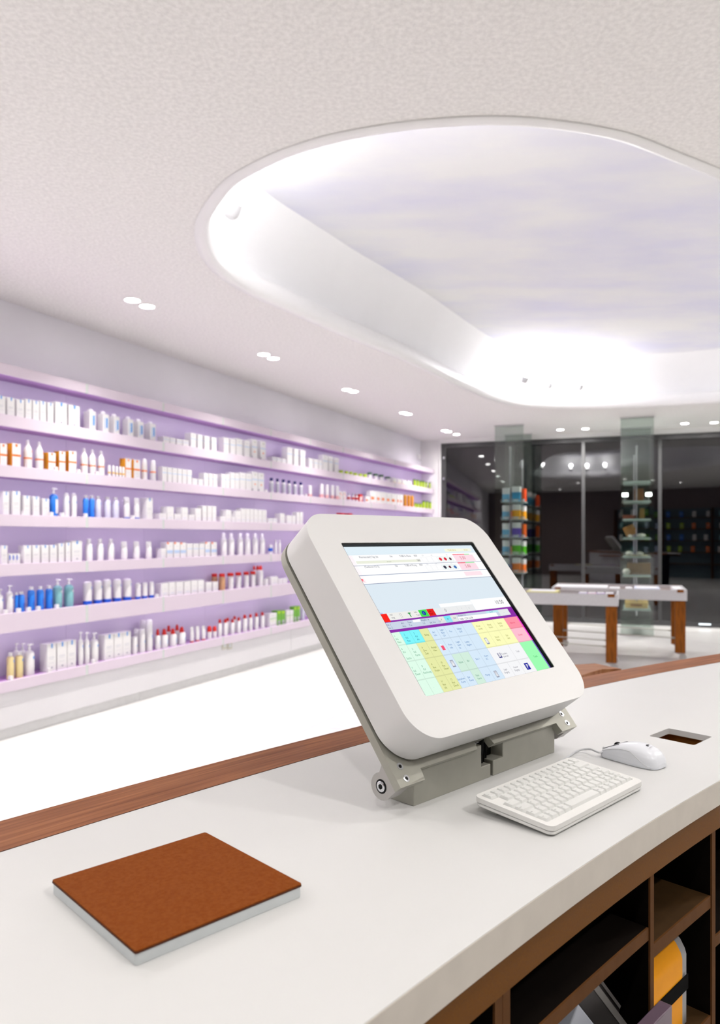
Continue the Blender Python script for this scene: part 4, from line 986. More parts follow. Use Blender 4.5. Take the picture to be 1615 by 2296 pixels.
m = MB(); m.prism([pe], -.083, -.0622, MX); m.prism([pe], .0602, .082, MX); m.build('end_cap', mat('case_grey', (.34, .34, .345), .45, metal=.3, noise=.08), t, smooth=40)
m = MB(); m.box(-.0815, .0805, -.002, .0, .062, .088); m.build('band', mat('strap_black', (.004, .004, .004), .8, noise=.1, spec=.05), t, smooth=0, bevel=.001)
def leaning(a, depth, z, w, d, h, lean, m_, name, label, edge=None):
    t = thing(name, label, 'folder', cs_pt(a, depth, z), cs_rz(a))
    M = Matrix.Rotation(lean, 4, 'Y')
    b = MB(); b.box(-w, 0, 0, d, 0, h, M); b.build('cover', m_, t, smooth=0, bevel=.002)
    if edge:
        b = MB(); b.box(-w * .25, -w * .02, -.001, .0005, .005, h - .004, M); b.build('spine_edge', edge, t, smooth=0)
    return t
M_bind = mat('binder_dark', (.022, .019, .018), .45, noise=.2)
M_bedge = mat('binder_edge', (.20, .19, .18), .5, noise=.1)
M_sheet = mat('folder_pale_blue', (.50, .53, .60), .5, noise=.05)
leaning(P2 + .048 * DEG, .028, .618, .16, .24, .2, R(-43), M_sheet, 'box_file', 'pale blue-white box file leaning in the open drawer under the counter')
leaning(P2 + .0145 * DEG, .034, .65, .044, .24, .185, R(-43), M_bind, 'ring_binder', 'dark binder leaning directly on the pale blue box file', M_bedge)
leaning(P2 - .0035 * DEG + .0135 * DEG, .05, .673, .022, .22, .15, R(-43), M_bind, 'ring_binder', 'thin binder with light edge, last in the leaning row by the upright', M_bedge)
t = thing('plum_folder', 'dark folder lying in the compartment at the bottom edge, near end of the counter', 'folder', cs_pt(P1 + .09 * DEG, .03, .501), cs_rz(P1 + .09 * DEG))
m = MB(); m.box(-.1, .05, 0, .25, 0, .24); m.build('cover', M_bind, t, smooth=0, bevel=.003)
m = MB(); m.box(-.06, .0, -.002, 0, .14, .235); m.build('olive_tab', mat('tab_olive', (.20, .17, .08), .5, noise=.1), t, smooth=0)
t = thing('coiled_cable', 'thin black cable lying in loops in the dark compartment over the binders', 'cable', cs_pt(P2 + .045 * DEG, .16, .811), cs_rz(P2 + .045 * DEG))
m = MB()
for cxx, rr, tilt in ((-.03, .032, .35), (.035, .022, .5)):
    m.tube([(cxx + rr * math.cos(k * .35), .02 * math.sin(k * .35), rr + .004 + rr * math.sin(k * .35)) for k in range(19)], .0025, 6)
m.build('loops', M_black, t)

# walnut ledge before the customer side
m = MB(); led = [(.30, 2.20), (.62, 2.55), (.8546, 2.846), (.956, 2.961), (1.035, 2.965), (.971, 3.098), (.70, 3.00), (.25, 2.80)]
ledge = thing('walnut_ledge', 'low walnut ledge on the customer side, its tip showing past the touchscreen', 'ledge', (0, 0, 0))
m.prism([led], .852, .88); o = m.build('ledge_top', M_wood2, ledge, smooth=0, bevel=.001, seg=1)
grain_attr(o, lambda c: (c.x * .95 + c.y * .3, c.y * .95 - c.x * .3, c.z))
m = MB(); m.prism([[(.35, 2.40), (.62, 2.62), (.80, 2.83), (.78, 2.95), (.32, 2.72)]], 0, .852); m.build('ledge_base', M_cab, ledge, smooth=0)

# ------------------------------------------------------------------ money pad
t = thing('money_pad', 'square pale grey counter pad with brown leather top', 'pad', ab(.4715, -.7845, CT), U_RZ + R(-1.4))
m = MB(); m.prism([rrect(-.105, .105, -.106, .106, .004, 3)], 0, .0125); m.build('pad_body', M_pad, t, bevel=.0012)
m = MB(); m.prism([rrect(-.1058, .1058, -.1068, .1068, .003, 3)], .0125, .0142); m.build('raw_edge', M_raw, t)
m = MB(); m.prism([rrect(-.1055, .1055, -.1065, .1065, .003, 3)], .0142, .0158); m.build('leather_top', M_leather, t, bevel=.0006)

# ------------------------------------------------------------------ compact keyboard
t = thing('keyboard', 'compact off-white keyboard in front of the touchscreen', 'keyboard', ab(1.0795, -.6255, CT), U_RZ)
KL, KD = .145, .0685
def wedge(pts, zb, zt):
    """slab with sloped bottom/top: zb, zt give (front, back) heights"""
    b = MB(); n = len(pts); f = lambda y, h: h[0] + (h[1] - h[0]) * (y + KD) / (2 * KD)
    vs = [(x, y, f(y, zb)) for x, y in pts] + [(x, y, f(y, zt)) for x, y in pts]
    b.add(vs, [tuple(reversed(range(n))), tuple(range(n, 2 * n))] + [(i, (i + 1) % n, (i + 1) % n + n, i + n) for i in range(n)])
    return b
ol = rrect(-KL, KL, -KD, KD, .011, 6)
wedge(rrect(-KL + .001, KL - .001, -KD + .001, KD - .001, .011, 6), (.002, .013), (.008, .019)).build('lower_case', M_keyb, t, bevel=.002)
wedge(rrect(-KL + .0015, KL - .0015, -KD + .0015, KD - .0015, .011, 6), (.0078, .0188), (.0088, .0198)).build('seam', M_ink, t)
kx0, kx1, ky0, ky1 = -KL + .010, KL - .009, -KD + .0145, KD - .0075
def kz(y): return .016 + (.0275 - .016) * (y + KD) / (2 * KD)
hole = rrect(kx0, kx1, ky0, ky1, .001, 1)
b = MB(); n = len(ol)
b.prism([ol, hole], 0, 1)
for v in b.v: v.z = (.0086 + (.0196 - .0086) * (v.y + KD) / (2 * KD)) if v.z < .5 else kz(v.y)
b.build('upper_case', M_keyb, t, bevel=.0022, seg=3)
b = MB(); b.add([(x, y, kz(y) - .0035) for x, y in ((kx0, ky0), (kx1, ky0), (kx1, ky1), (kx0, ky1))], [(0, 1, 2, 3)]); b.build('key_bed', M_keyw, t)
for x in (-KL + .03, KL - .03):
    b = MB(); b.box(x - .012, x + .012, KD - .03, KD - .012, 0, .013); b.build('foot', M_keyw, t, bevel=.001)
RH = (ky1 - ky0) / 6.0
def key_mesh(w, h):
    e = .0004
    x0, x1, y0, y1 = -w / 2 + e, w / 2 - e, -h / 2 + e, h / 2 - e
    ix, iyf, iyb = .0024, .0034, .0012
    b = MB(); lo = [(x0, y0), (x1, y0), (x1, y1), (x0, y1)]; hi = rrect(x0 + ix, x1 - ix, y0 + iyf, y1 - iyb, .0012, 2)
    vs = [(x, y, 0) for x, y in rrect(x0, x1, y0, y1, .0006, 2)] + [(x, y, .0062) for x, y in hi]
    k = len(hi)
    b.add(vs, [tuple(range(k, 2 * k))] + [(i, (i + 1) % k, (i + 1) % k + k, i + k) for i in range(k)])
    return b.mesh('key', [M_keycap], 30)
W1 = (kx1 - kx0) / 15.0
LAY = [[('Esc', 1)] + [('F%d' % i, 1) for i in range(1, 13)] + [('Ins', 1), ('Del', 1)],
       [('', 1)] + [(c, 1) for c in "1234567890?^"] + [('<-', 2)],
       [('->|', 1.5)] + [(c, 1) for c in "QWERTZUIOPU"] + [('"', 1), ('Ent', 1.5)],
       [('Caps', 1.75)] + [(c, 1) for c in "ASDFGHJKLOA"] + [('$', 1), ('End', 1.25)],
       [('Shift', 1.25), ('<', 1)] + [(c, 1) for c in "YXCVBNM,.-"] + [('Shift', 1.0), ('Up', .75), ('PgUp', 1)],
       [('Ctrl', 1), ('Fn', 1), ('W', 1), ('Alt', 1), ('', 5), ('AltGr', 1), ('M', 1), ('Ctrl', 1), ('L', 1), ('D', 1), ('R', 1)]]
kcache = {}; leg = MB(); leg2 = MB()
for r, row in enumerate(LAY):
    tot = sum(w for _, w in row); x = kx0; y = ky1 - (r + .5) * RH; sc_ = 15.0 / tot
    for nm, w in row:
        ww = w * W1 * sc_; kk = round(ww, 4)
        if kk not in kcache: kcache[kk] = key_mesh(ww, RH)
        if not (r == 1 and nm == '' and w == 1):
            o = link('key', kcache[kk], t, (x + ww / 2, y, kz(y) - .0032)); o.rotation_euler = (math.atan((.0275 - .016) / (2 * KD)), 0, 0)
            if nm:
                big = len(nm) == 1
                vs, fs = text_tris(nm, .0042 if big else .0028)
                px_, py_ = x + .0034, y + (.0008 if big else .0)
                (leg if not big and nm[0] in 'SCAFW-<' and r > 1 else leg2).add([(px_ + vx, py_ + vy, kz(py_ + vy) + .0031) for vx, vy, vz in vs], fs)
        else:
            b = MB(); b.add([(x0_, y0_, kz(y0_) - .0008) for x0_, y0_ in ((x, y - RH / 2), (x + ww, y - RH / 2), (x + ww, y + RH / 2), (x, y + RH / 2))], [(0, 1, 2, 3)]); b.build('blank_plate', M_keyb, t)
        x += ww
leg.build('key_legend', M_ink, t, smooth=0); leg2.build('key_legend_pale', M_inkp, t, smooth=0)

# ------------------------------------------------------------------ mouse
mc = ab(1.3655, -.640, CT); M_RZ = U_RZ + R(-6)
t = thing('computer_mouse', 'white computer mouse with dark scroll wheel beside the keyboard', 'mouse', mc, M_RZ)
# local y: + towards the cable
stn = [(-.0575, .012, .010, .002), (-.054, .021, .021, .0035), (-.045, .0275, .0305, .006), (-.03, .0305, .0365, .0085), (-.012, .031, .0385, .0105), (.008, .0300, .0365, .0120), (.028, .0285, .0300, .0125), (.044, .0272, .0225, .0115), (.054, .0250, .0170, .010), (.0575, .0215, .0135, .009)]
def mouse_loft(lo, hi, name, m_, grow=0.0, f0=0.0):
    b = MB(); n = 14; vs = []; fs = []
    for y, hw, h, sh in stn:
        for k in range(n + 1):
            a = math.pi * k / n
            xx = math.cos(a); zz = math.sin(a)
            sx = (abs(xx) ** .72) * (1 if xx > 0 else -1); sz = zz ** .72
            X = hw * sx * (1 + grow); Z = lo(h, sh) + (hi(h, sh) - lo(h, sh)) * sz
            vs.append((X, y, Z))
    L_ = n + 1
    for i in range(len(stn) - 1):
        for k in range(n): fs.append((i * L_ + k, i * L_ + k + 1, (i + 1) * L_ + k + 1, (i + 1) * L_ + k))
    fs.append(tuple(range(L_))); fs.append(tuple(reversed(range((len(stn) - 1) * L_, len(stn) * L_))))
    b.add(vs, fs)
    o = b.build(name, m_, t, smooth=60)
    sb = o.modifiers.new('smooth', 'SUBSURF'); sb.levels = 2; sb.render_levels = 2
    return o
mouse_loft(lambda h, s: s, lambda h, s: h, 'top_shell', M_mouse)
b = MB(); n = 24; vs = []; fs = []
ring = []
for k in range(len(stn)): ring.append((stn[k][1], stn[k][0], stn[k][3]))
outl = [(x, y, s) for x, y, s in ring] + [(-x, y, s) for x, y, s in reversed(ring)]
for x, y, s in outl: vs.append((x * .93, y * .985, .0008))
for x, y, s in outl: vs.append((x * 1.0, y * 1.0, .005))
for x, y, s in outl: vs.append((x * .985, y * .995, s + .0012))
K_ = len(outl)
for j in range(2):
    for i in range(K_): fs.append((j * K_ + i, j * K_ + (i + 1) % K_, (j + 1) * K_ + (i + 1) % K_, (j + 1) * K_ + i))
fs.append(tuple(reversed(range(K_)))); fs.append(tuple(range(2 * K_, 3 * K_)))
b.add(vs, fs); b.build('side_body', M_mouse, t, smooth=50)
b = MB(); b.lathe([(.0, -.0025), (.0075, -.0025), (.0082, 0), (.0075, .0025), (0, .0025)], 20, Matrix.Translation((0, .034, .0222)) @ Matrix.Rotation(R(90), 4, 'Y')); b.build('scroll_wheel', M_black, t)
def side_pt(y, zf, sx):
    for i in range(len(stn) - 1):
        if stn[i][0] <= y <= stn[i + 1][0]:
            f = (y - stn[i][0]) / (stn[i + 1][0] - stn[i][0]); hw, h, s = [stn[i][k] * (1 - f) + stn[i + 1][k] * f for k in (1, 2, 3)]
            sn = max(zf, .15) ** (1 / .72); return (sx * hw * (max(0, 1 - sn * sn) ** .36) * .997, y, s + (h - s) * zf)
for sx in (-1, 1):
    b = MB(); b.tube([side_pt(.0545 - k * .004, .90 + .004 * k, sx) for k in range(9)], .0008, 6); b.build('button_gap', M_ink, t)
    b = MB(); b.tube([side_pt(.053 - k * .0045, .60 - .1 * abs(k - 8) / 16.0 if k < 14 else .55 - .08 * (k - 14), sx) for k in range(24)], .0006, 6); b.build('shell_seam', M_cable, t)
def on_shell(x, y):
    for i in range(len(stn) - 1):
        if stn[i][0] <= y <= stn[i + 1][0]:
            f = (y - stn[i][0]) / (stn[i + 1][0] - stn[i][0]); hw, h, s = [stn[i][k] * (1 - f) + stn[i + 1][k] * f for k in (1, 2, 3)]
            q = min(.999, abs(x) / hw) ** (1 / .72); zz = math.sqrt(max(0, 1 - q * q)) ** .72
            return s + (h - s) * zz
    return .01
lg = MB()
vs, fs = text_tris('Logitech', .0034)
lg.add([(.006 - vx, -.0335 - vy, on_shell(.006 - vx, -.0335 - vy) + .0006) for vx, vy, vz in vs], fs)
lg.build('maker_name', M_inkp, t, smooth=0)
b = MB()
vs = [(.004 * math.cos(k * .5) * (1 - k / 16), -.0285 + .003 * math.sin(k * .5)) for k in range(9)]
b.tube([(x, y, on_shell(x, y) + .0004) for x, y in vs], .0007, 6); b.build('emblem', M_ink, t)
# cable from the mouse nose round behind the keyboard
nose = Matrix.Rotation(M_RZ, 3, 'Z') @ Vector((0, .0575, .010)) + mc
rel = lambda p: tuple(Matrix.Rotation(-M_RZ, 3, 'Z') @ (p - mc))
cp = [nose, at_px(1344, 1687, CT + .012), at_px(1325, 1680, CT + .010), at_px(1305, 1681, CT + .006), at_px(1290, 1686, CT + .0035), at_px(1280, 1693, CT + .003), at_px(1262, 1704, CT + .003), at_px(1225, 1722, CT + .003)]
cp = [Vector(p) for p in cp]
path = []
for i in range(len(cp) - 1):
    p0, p1, p2, p3 = cp[max(i - 1, 0)], cp[i], cp[i + 1], cp[min(i + 2, len(cp) - 1)]
    for k in range(6):
        q = k / 6; path.append(.5 * (2 * p1 + (p2 - p0) * q + (2 * p0 - 5 * p1 + 4 * p2 - p3) * q * q + (3 * p1 - p0 - 3 * p2 + p3) * q ** 3))
path.append(cp[-1])
b = MB(); b.tube([rel(p) for p in path], .0019, 8); b.build('cable', M_cable, t)
b = MB(); b.tube([(0, .056, .0115), (0, .066, .0112)], .0032, 10); b.build('cable_collar', M_cable, t)
# ------------------------------------------------------------------ touchscreen till
S_ = 1.115
TV = Vector((-.44349961, .44677313, .77698254)); TN = Vector((.54738575, -.55142607, .62952215))
SBL = Vector((.10537347, 1.18413, 1.14978205))            # lower corner of the screen nearest the pad
till_loc = ab(1.1028, -.805, CT)
till = thing('touchscreen_till', 'white tilting touchscreen till on a grey metal hinge block', 'monitor', till_loc, 0)
MT = Matrix(((U.x, TV.x, TN.x, 0), (U.y, TV.y, TN.y, 0), (U.z, TV.z, TN.z, 0), (0, 0, 0, 1)))
MT = Matrix.Translation(SBL - till_loc) @ MT              # (u, v, n) on the screen plane -> till space
MBk = Matrix.Rotation(U_RZ, 4, 'Z')
FW, FH = .342 * S_, .2745 * S_
fx0, fx1, fy0, fy1 = -.061 * S_, .407 * S_, -.064 * S_, .338 * S_
RC = .052 * S_
body = rrect(fx0, fx1, fy0, fy1, RC, 14)
hole = rrect(-.0025, FW + .0025, -.0012, FH + .004, .004, 4)
def prism_t(loops, z0, z1): m = MB(); m.prism(loops, z0, z1, MT); return m
prism_t([body, hole], -.063 * S_, 0).build('housing', M_shell, till, bevel=.004, seg=3)
b = MB(); o_ = hole; i_ = rrect(-.0006, FW + .0006, -.0006, FH + .0006, .003, 4)
prism_t([rrect(-.0024, FW + .0024, -.0011, FH + .0039, .004, 4), i_], -.010, -.0014).build('screen_gasket', M_black, till)
scr = prism_t([rrect(-.002, FW + .002, -.002, FH + .002, .002, 2)], -.012, -.0072).build('screen', M_black, till)
# the picture on the screen: flat coloured fields and words, all lit
class Pic:
    def __init__(s): s.v = []; s.f = []; s.c = []; s.k = 0
    def poly(s, pts, col, faces=None):
        o = len(s.v); s.k += 1
        for x, y in pts: s.v.append(MT @ Vector((x * FW, (1 - y) * FH, -.0071 + s.lay)))
        for f in ([tuple(range(len(pts)))] if faces is None else faces): s.f.append([i + o for i in f]); s.c.append(lin(col))
    lay = 0.0
    def rect(s, x0, x1, y0, y1, col): s.poly([(x0, y1), (x1, y1), (x1, y0), (x0, y0)], col)
    def word(s, x, y, size, txt, col, wx=1.0):
        vs, fs = text_tris(txt, 1.0)
        s.poly([(x + vx * size * wx * FH / FW, y - vy * size) for vx, vy, vz in vs], col, fs)
P = Pic()
W_ = (255, 255, 255); sky = (222, 234, 243)
P.rect(0, 1, 0, 1, sky)
P.lay = .00002
P.rect(0, 1, 0, .06, (226, 240, 248))
P.rect(.741, .886, .026, .052, (255, 252, 218)); P.rect(.889, .97, .026, .052, (255, 252, 218))
for y0, y1 in ((.063, .138), (.141, .207), (.212, .268)): P.rect(.002, 1, y0, y1, W_)
for y in (.138, .207, .268): P.rect(.002, 1, y, y + .004, (150, 160, 185))
for y0, y1 in ((.067, .138), (.142, .207)): P.rect(.004, .04, y0, y1, (255, 228, 238))
P.rect(.004, .04, .214, .262, (255, 232, 238))
P.lay = .00004
P.rect(.045, .49, .106, .125, (236, 239, 222)); P.rect(.472, .50, .104, .124, (214, 214, 208))
for k in range(6):
    P.rect(.514 + k * .0425, .553 + k * .0425, .089, .13, (205, 225, 222) if k > 2 else (225, 228, 232)); P.rect(.511 + k * .0425, .550 + k * .0425, .155, .196, (205, 222, 222) if k > 2 else (225, 228, 232))
for y, g in ((.072, .886), (.142, .85)):
    P.rect(.783, g, y, y + .008, (250, 120, 135)); P.rect(g, .93, y, y + .008, (165, 235, 170)); P.rect(.783, .955 if y < .1 else .935, y + .009, y + .062, (255, 222, 232))
P.rect(.785, .934, .220, .253, (255, 228, 236))
P.lay = .00003; P.rect(0, 1, .519, .6, (142, 50, 170)); P.lay = .00005
P.rect(.001, .055, .474, .529, (250, 40, 32))
for a, c in (((.056, .124), (240, 239, 235)), ((.125, .18), (240, 239, 235)), ((.181, .221), (238, 238, 234)), ((.222, .268), (240, 239, 235)), ((.269, .327), (75, 225, 85)), ((.328, .378), (228, 38, 34)), ((.379, .44), (232, 236, 238))): P.rect(a[0], a[1], .473, .521, c)
P.rect(.439, .691, .446, .471, W_); P.rect(.439, .691, .472, .519, (236, 237, 238)); P.rect(.693, 1, .438, .519, W_)
for x in (.495, .556, .626): P.rect(x, x + .002, .474, .517, (205, 206, 210))
P.rect(.004, .955, .532, .580, (205, 215, 232)); P.rect(.418, .467, .533, .579, (120, 235, 250)); P.rect(.375, .417, .534, .578, (238, 236, 226)); P.rect(.468, .516, .534, .578, (232, 233, 228))
P.lay = .00006
for k in range(6):
    P.rect(.5155 + k * .0425, .5515 + k * .0425, .0905, .1285, W_ if k < 3 else (248, 252, 250)); P.rect(.5125 + k * .0425, .5485 + k * .0425, .1565, .1945, W_ if k < 3 else (244, 250, 250))
P.rect(.52, .84, .55, .578, W_); P.rect(.76, .865, .533, .549, (190, 235, 240)); P.rect(.865, .955, .534, .579, (232, 234, 236)); P.rect(.195, .245, .534, .55, W_)
cols_ = [.006, .07, .135, .2, .262, .32, .38, .445, .517, .595, .68, .77, .872, .99]
rows_ = [.598, .681, .784, .9, 1.0]
G, CY, OY, LB, YE, PK, LP, G2, WH, GR = (224, 252, 234), (130, 246, 252), (232, 236, 170), (216, 234, 250), (252, 252, 190), (255, 150, 170), (255, 192, 210), (212, 238, 222), (246, 246, 248), (160, 252, 180)
grid = [[G, CY, CY, OY, LB, LB, LB, LB, LB, YE, YE, YE, PK], [G, G, OY, OY, LB, LB, LB, LB, LB, YE, YE, YE, LP], [G, G, OY, OY, LB, G2, G2, LB, LB, WH, WH, WH, GR], [G, G, OY, OY, LB, LB, G2, LB, LB, WH, WH, WH, GR]]
ink = {G: (60, 150, 110), CY: (30, 120, 150), OY: (110, 120, 30), LB: (60, 120, 180), YE: (130, 130, 40), PK: (225, 50, 90), LP: (225, 60, 100), G2: (60, 140, 110), WH: (110, 110, 125), GR: (30, 170, 80)}
for r in range(4):
    for c in range(13):
        P.lay = .00006
        P.rect(cols_[c], cols_[c + 1], rows_[r], rows_[r + 1], grid[r][c])
        P.lay = .00008
        wide = r == 2 and c in (9,)
        dk = tuple(int(v * .86) for v in grid[r][c])
        if not (r == 2 and c == 9) and c < 12: P.rect(cols_[c + 1] - .0012, cols_[c + 1] + .0006, rows_[r], rows_[r + 1], dk)
        if r < 3 and not (c == 12 and r == 2): P.rect(cols_[c], cols_[c + 1], rows_[r + 1] - .005, rows_[r + 1] + .002, tuple(int(v * .93) for v in grid[r][c]))
P.rect(.0, .005, .596, 1, (140, 40, 165))
P.rect(.99, 1.0, .596, .784, (250, 60, 220)); P.rect(.99, 1.0, .784, 1.0, (120, 90, 190))
P.lay = .0001
T = (70, 75, 95)
P.word(.081, .085, .021, 'Pharmacode(?) Tag. Stk', T, .8); P.word(.292, .085, .021, 'Nr', T); P.word(.362, .085, .021, 'TUBE St. Platte', T, .8); P.word(.47, .085, .02, 'REF', T)
P.word(.08, .157, .021, '(Tambocor 0.5 %)', T, .8); P.word(.29, .157, .021, 'Nr', T); P.word(.36, .157, .021, 'TUBE ml Flüssig', T, .8); P.word(.47, .157, .02, 'REF', T)
for x in (.53, .6, .725):
    P.word(x, .083, .016, '1/1', (150, 155, 170)); P.word(x - .005, .152, .016, '1/1', (150, 155, 170))
P.word(.25, .121, .014, 'Artikel', (160, 165, 150)); P.word(.477, .121, .016, 'Nr', T)
P.word(.83, .117, .034, '5.50', (200, 60, 90)); P.word(.83, .186, .034, '5.00', (200, 60, 90))
P.word(.765, .046, .02, '12.05.2014', (200, 180, 70)); P.word(.905, .046, .02, '10:34', (200, 180, 70))
def blob(x, y, r, col):
    P.poly([(x + r * math.cos(k * .7), y + r * 1.15 * math.sin(-k * .7)) for k in range(9)], col)
blob(.662, .110, .012, (225, 50, 65)); blob(.702, .110, .012, (215, 40, 60)); blob(.744, .110, .010, (90, 50, 60)); blob(.658, .176, .012, (60, 62, 80)); blob(.699, .176, .010, (110, 50, 60)); blob(.742, .178, .012, (70, 115, 180))
P.word(.012, .25, .04, '▪', (250, 90, 110)); P.word(.016, .252, .035, 'x', (250, 90, 110))
P.word(.003, .472, .012, 'Abfrage', (70, 90, 220))
P.word(.07, .49, .016, 'Auf', T); P.word(.072, .51, .016, 'trag', T); P.word(.236, .49, .016, 'Info', T); P.word(.24, .51, .016, 'Text', T)
P.word(.131, .494, .02, '( )', T); P.word(.133, .514, .02, '\\ /', T)
P.rect(.197, .203, .482, .514, (30, 150, 60)); P.rect(.19, .21, .484, .49, (30, 150, 60))
blob(.299, .497, .014, (25, 70, 170)); P.word(.295, .505, .024, 'i', (235, 250, 240)); P.word(.337, .495, .017, 'Ver', (120, 10, 10)); P.word(.337, .512, .017, 'kauf', (120, 10, 10)); P.word(.012, .505, .02, 'X', (220, 25, 20))
P.word(.455, .505, .034, '0', (120, 125, 135)); P.word(.585, .5, .018, '1', (160, 165, 170)); P.word(.645, .5, .016, '2', (170, 175, 180))
P.word(.885, .49, .042, '10.50', (70, 72, 82))
for x, y, s in ((.012, .552, 'Pos. 1'), (.012, .572, 'Pos. 2'), (.11, .552, 'Art.'), (.155, .552, 'Text'), (.11, .572, 'Anz.'), (.155, .572, 'Tot.'), (.25, .548, 'Abgabe 1x'), (.25, .57, '1.0'), (.3, .57, 'Stk. frei'), (.365, .57, '1.0'), (.39, .56, 'P'), (.435, .562, 'M'), (.483, .56, 'CH')): P.word(x, y, .017, s, (70, 90, 130))
P.word(.525, .573, .02, '7680 1234 5678', T); P.word(.53, .546, .014, 'Rezeptur frei', (80, 80, 120)); P.word(.79, .546, .014, 'Suche', (60, 130, 170)); P.word(.9, .562, .016, '- -', (150, 150, 160))
words = [[['1', 'Kd', 'Neu'], ['2', 'Kd', 'Rez'], ['3', 'Kd', 'Alt'], ['Beleg'], ['Art', 'Info'], ['Lager', 'Best', 'CH'], ['Pos'], ['Rabatt', 'CHF'], [], ['Privat', 'kunde'], ['Bezug', 'Konto'], ['Storno', 'Zeile'], ['Abbruch']],
         [['4', 'Kd', '', 'Suche'], ['5', 'Kd', 'Karte'], ['6', 'Dos', 'Zett'], ['Rezept', 'Neu'], ['*'], ['Preis', 'Info'], ['Lager', 'Liste', 'Ex'], ['Letzte', 'Abgabe'], [], ['#'], ['Druck', 'Beleg'], ['Etik', 'kett'], ['Zurück']],
         [['7', 'Kd', 'Dauer'], ['8', 'Kd', 'Rechnung'], ['9', 'Rez', 'Kopie'], ['10', 'Rez', 'Dauer'], ['#'], ['Kasse'], ['Bar'], ['Bon 1'], ['Karte', 'EC'], ['##'], [], ['Total'], []],
         [['.'], ['.'], ['11', 'Rez', 'Alt'], ['12', 'Rez', 'Druck'], ['Gutschein', 'Karte'], ['Bar', 'Kasse'], ['Post', 'Karte'], ['Menge'], ['#'], ['Lager', 'Eingang'], ['Muster', 'Eingang'], ['P'], []]]
for r in range(4):
    for c in range(13):
        ls = words[r][c]
        if not ls: continue
        cw, rh = cols_[c + 1] - cols_[c], rows_[r + 1] - rows_[r]
        xm = cols_[c] + cw * .3
        col = ink[grid[r][c]]
        if ls == ['*']:
            P.rect(cols_[c] + .02, cols_[c] + .04, rows_[r] + .04, rows_[r] + .07, (245, 90, 120)); P.rect(cols_[c] + .022, cols_[c] + .03, rows_[r] + .03, rows_[r] + .04, W_); continue
        if ls == ['#']:
            P.rect(cols_[c] + .022, cols_[c] + .044, rows_[r] + .035, rows_[r] + .08, (150, 155, 175)); P.rect(cols_[c] + .0245, cols_[c] + .0415, rows_[r] + .039, rows_[r] + .072, W_); continue
        if ls == ['##']:
            P.rect(cols_[c] + .05, cols_[c] + .075, rows_[r] + .045, rows_[r] + .08, (60, 60, 130)); P.rect(cols_[c] + .054, cols_[c] + .071, rows_[r] + .045, rows_[r] + .072, W_); P.word(cols_[c] + .082, rows_[r] + .062, .018, 'Kunden', col); P.word(cols_[c] + .085, rows_[r] + .08, .018, 'Journal', col); continue
        if ls == ['P']:
            P.rect(cols_[c] + .03, cols_[c] + .064, rows_[r] + .028, rows_[r] + .075, (38, 38, 160)); P.lay = .00012; P.word(cols_[c] + .039, rows_[r] + .066, .042, 'P', W_); P.lay = .0001; continue
        y = rows_[r] + rh * .5 - (len(ls) - 1) * .0095 + .006
        for w_ in ls:
            P.word(xm - .004 * max(0, len(w_) - 5), y, .018, w_, col, .9); y += .02
P.word(.915, .905, .02, 'Total', ink[GR])
me = bpy.data.meshes.new('screen_picture'); me.from_pydata([tuple(v) for v in P.v], [], P.f)
ca = me.color_attributes.new('Col', 'FLOAT_COLOR', 'CORNER')
li = 0
for p, c in zip(me.polygons, P.c):
    for _ in p.loop_indices:
        ca.data[li].color = (*c, 1); li += 1
m_ = bpy.data.materials.new('lit_screen'); m_.use_nodes = True
nt = m_.node_tree; nt.nodes.remove(nt.nodes['Principled BSDF'])
at = nt.nodes.new('ShaderNodeAttribute'); at.attribute_name = 'Col'
e = nt.nodes.new('ShaderNodeEmission'); e.inputs[1].default_value = 0.335
nt.links.new(at.outputs['Color'], e.inputs[0]); nt.links.new(e.outputs[0], nt.nodes['Material Output'].inputs[0])
me.materials.append(m_)
link('screen_picture', me, scr)

# metal back plate with feet, cut out between them
N0, N1 = -.0795 * S_, -.0665 * S_
px0, px1 = fx0 - .002, fx1 + .002
vt, vb, vc = fy1 + .001, -.0935 * S_, -.0765 * S_
fl_, fr_ = px0 + .047 * S_, px1 - .047 * S_
q = []
q += [(px0, vb), (fl_ + .004, vb)]
for k in range(7):                                        # hollow curve from foot to recess
    a = R(-90 + 90 * k / 6.0); q.append((fl_ + .004 + .010 * (1 - math.cos(R(90) * (k / 6.0) - R(90) * 0)) * 0 + .010 * math.sin(R(90 * k / 6.0)) * .3, vb + (vc - vb) * k / 6.0))
nA, nB = .1255 * S_, .165 * S_
q += [(nA, vc), (nA + .003, vc + .014), (nB, vc + .016), (nB + .004, vc)]
for k in range(7):
    q.append((fr_ - .004 - .010 * math.sin(R(90 * (6 - k) / 6.0)) * .3, vc + (vb - vc) * k / 6.0))
q += [(fr_ - .004, vb), (px1, vb)]
rr = RC + .002
for k in range(13): a = R(90 * k / 12); q.append((px1 - rr + rr * math.cos(a), vt - rr + rr * math.sin(a)))
for k in range(13): a = R(90 + 90 * k / 12); q.append((px0 + rr + rr * math.cos(a), vt - rr + rr * math.sin(a)))
prism_t([q], N0, N1).build('back_plate', M_metal, till, bevel=.0012)
prism_t([rrect(fx0 + .008, fx1 - .008, fy0 + .008, fy1 - .008, RC - .006, 10)], N1, -.0625 * S_).build('gap_core', M_brownd, till)
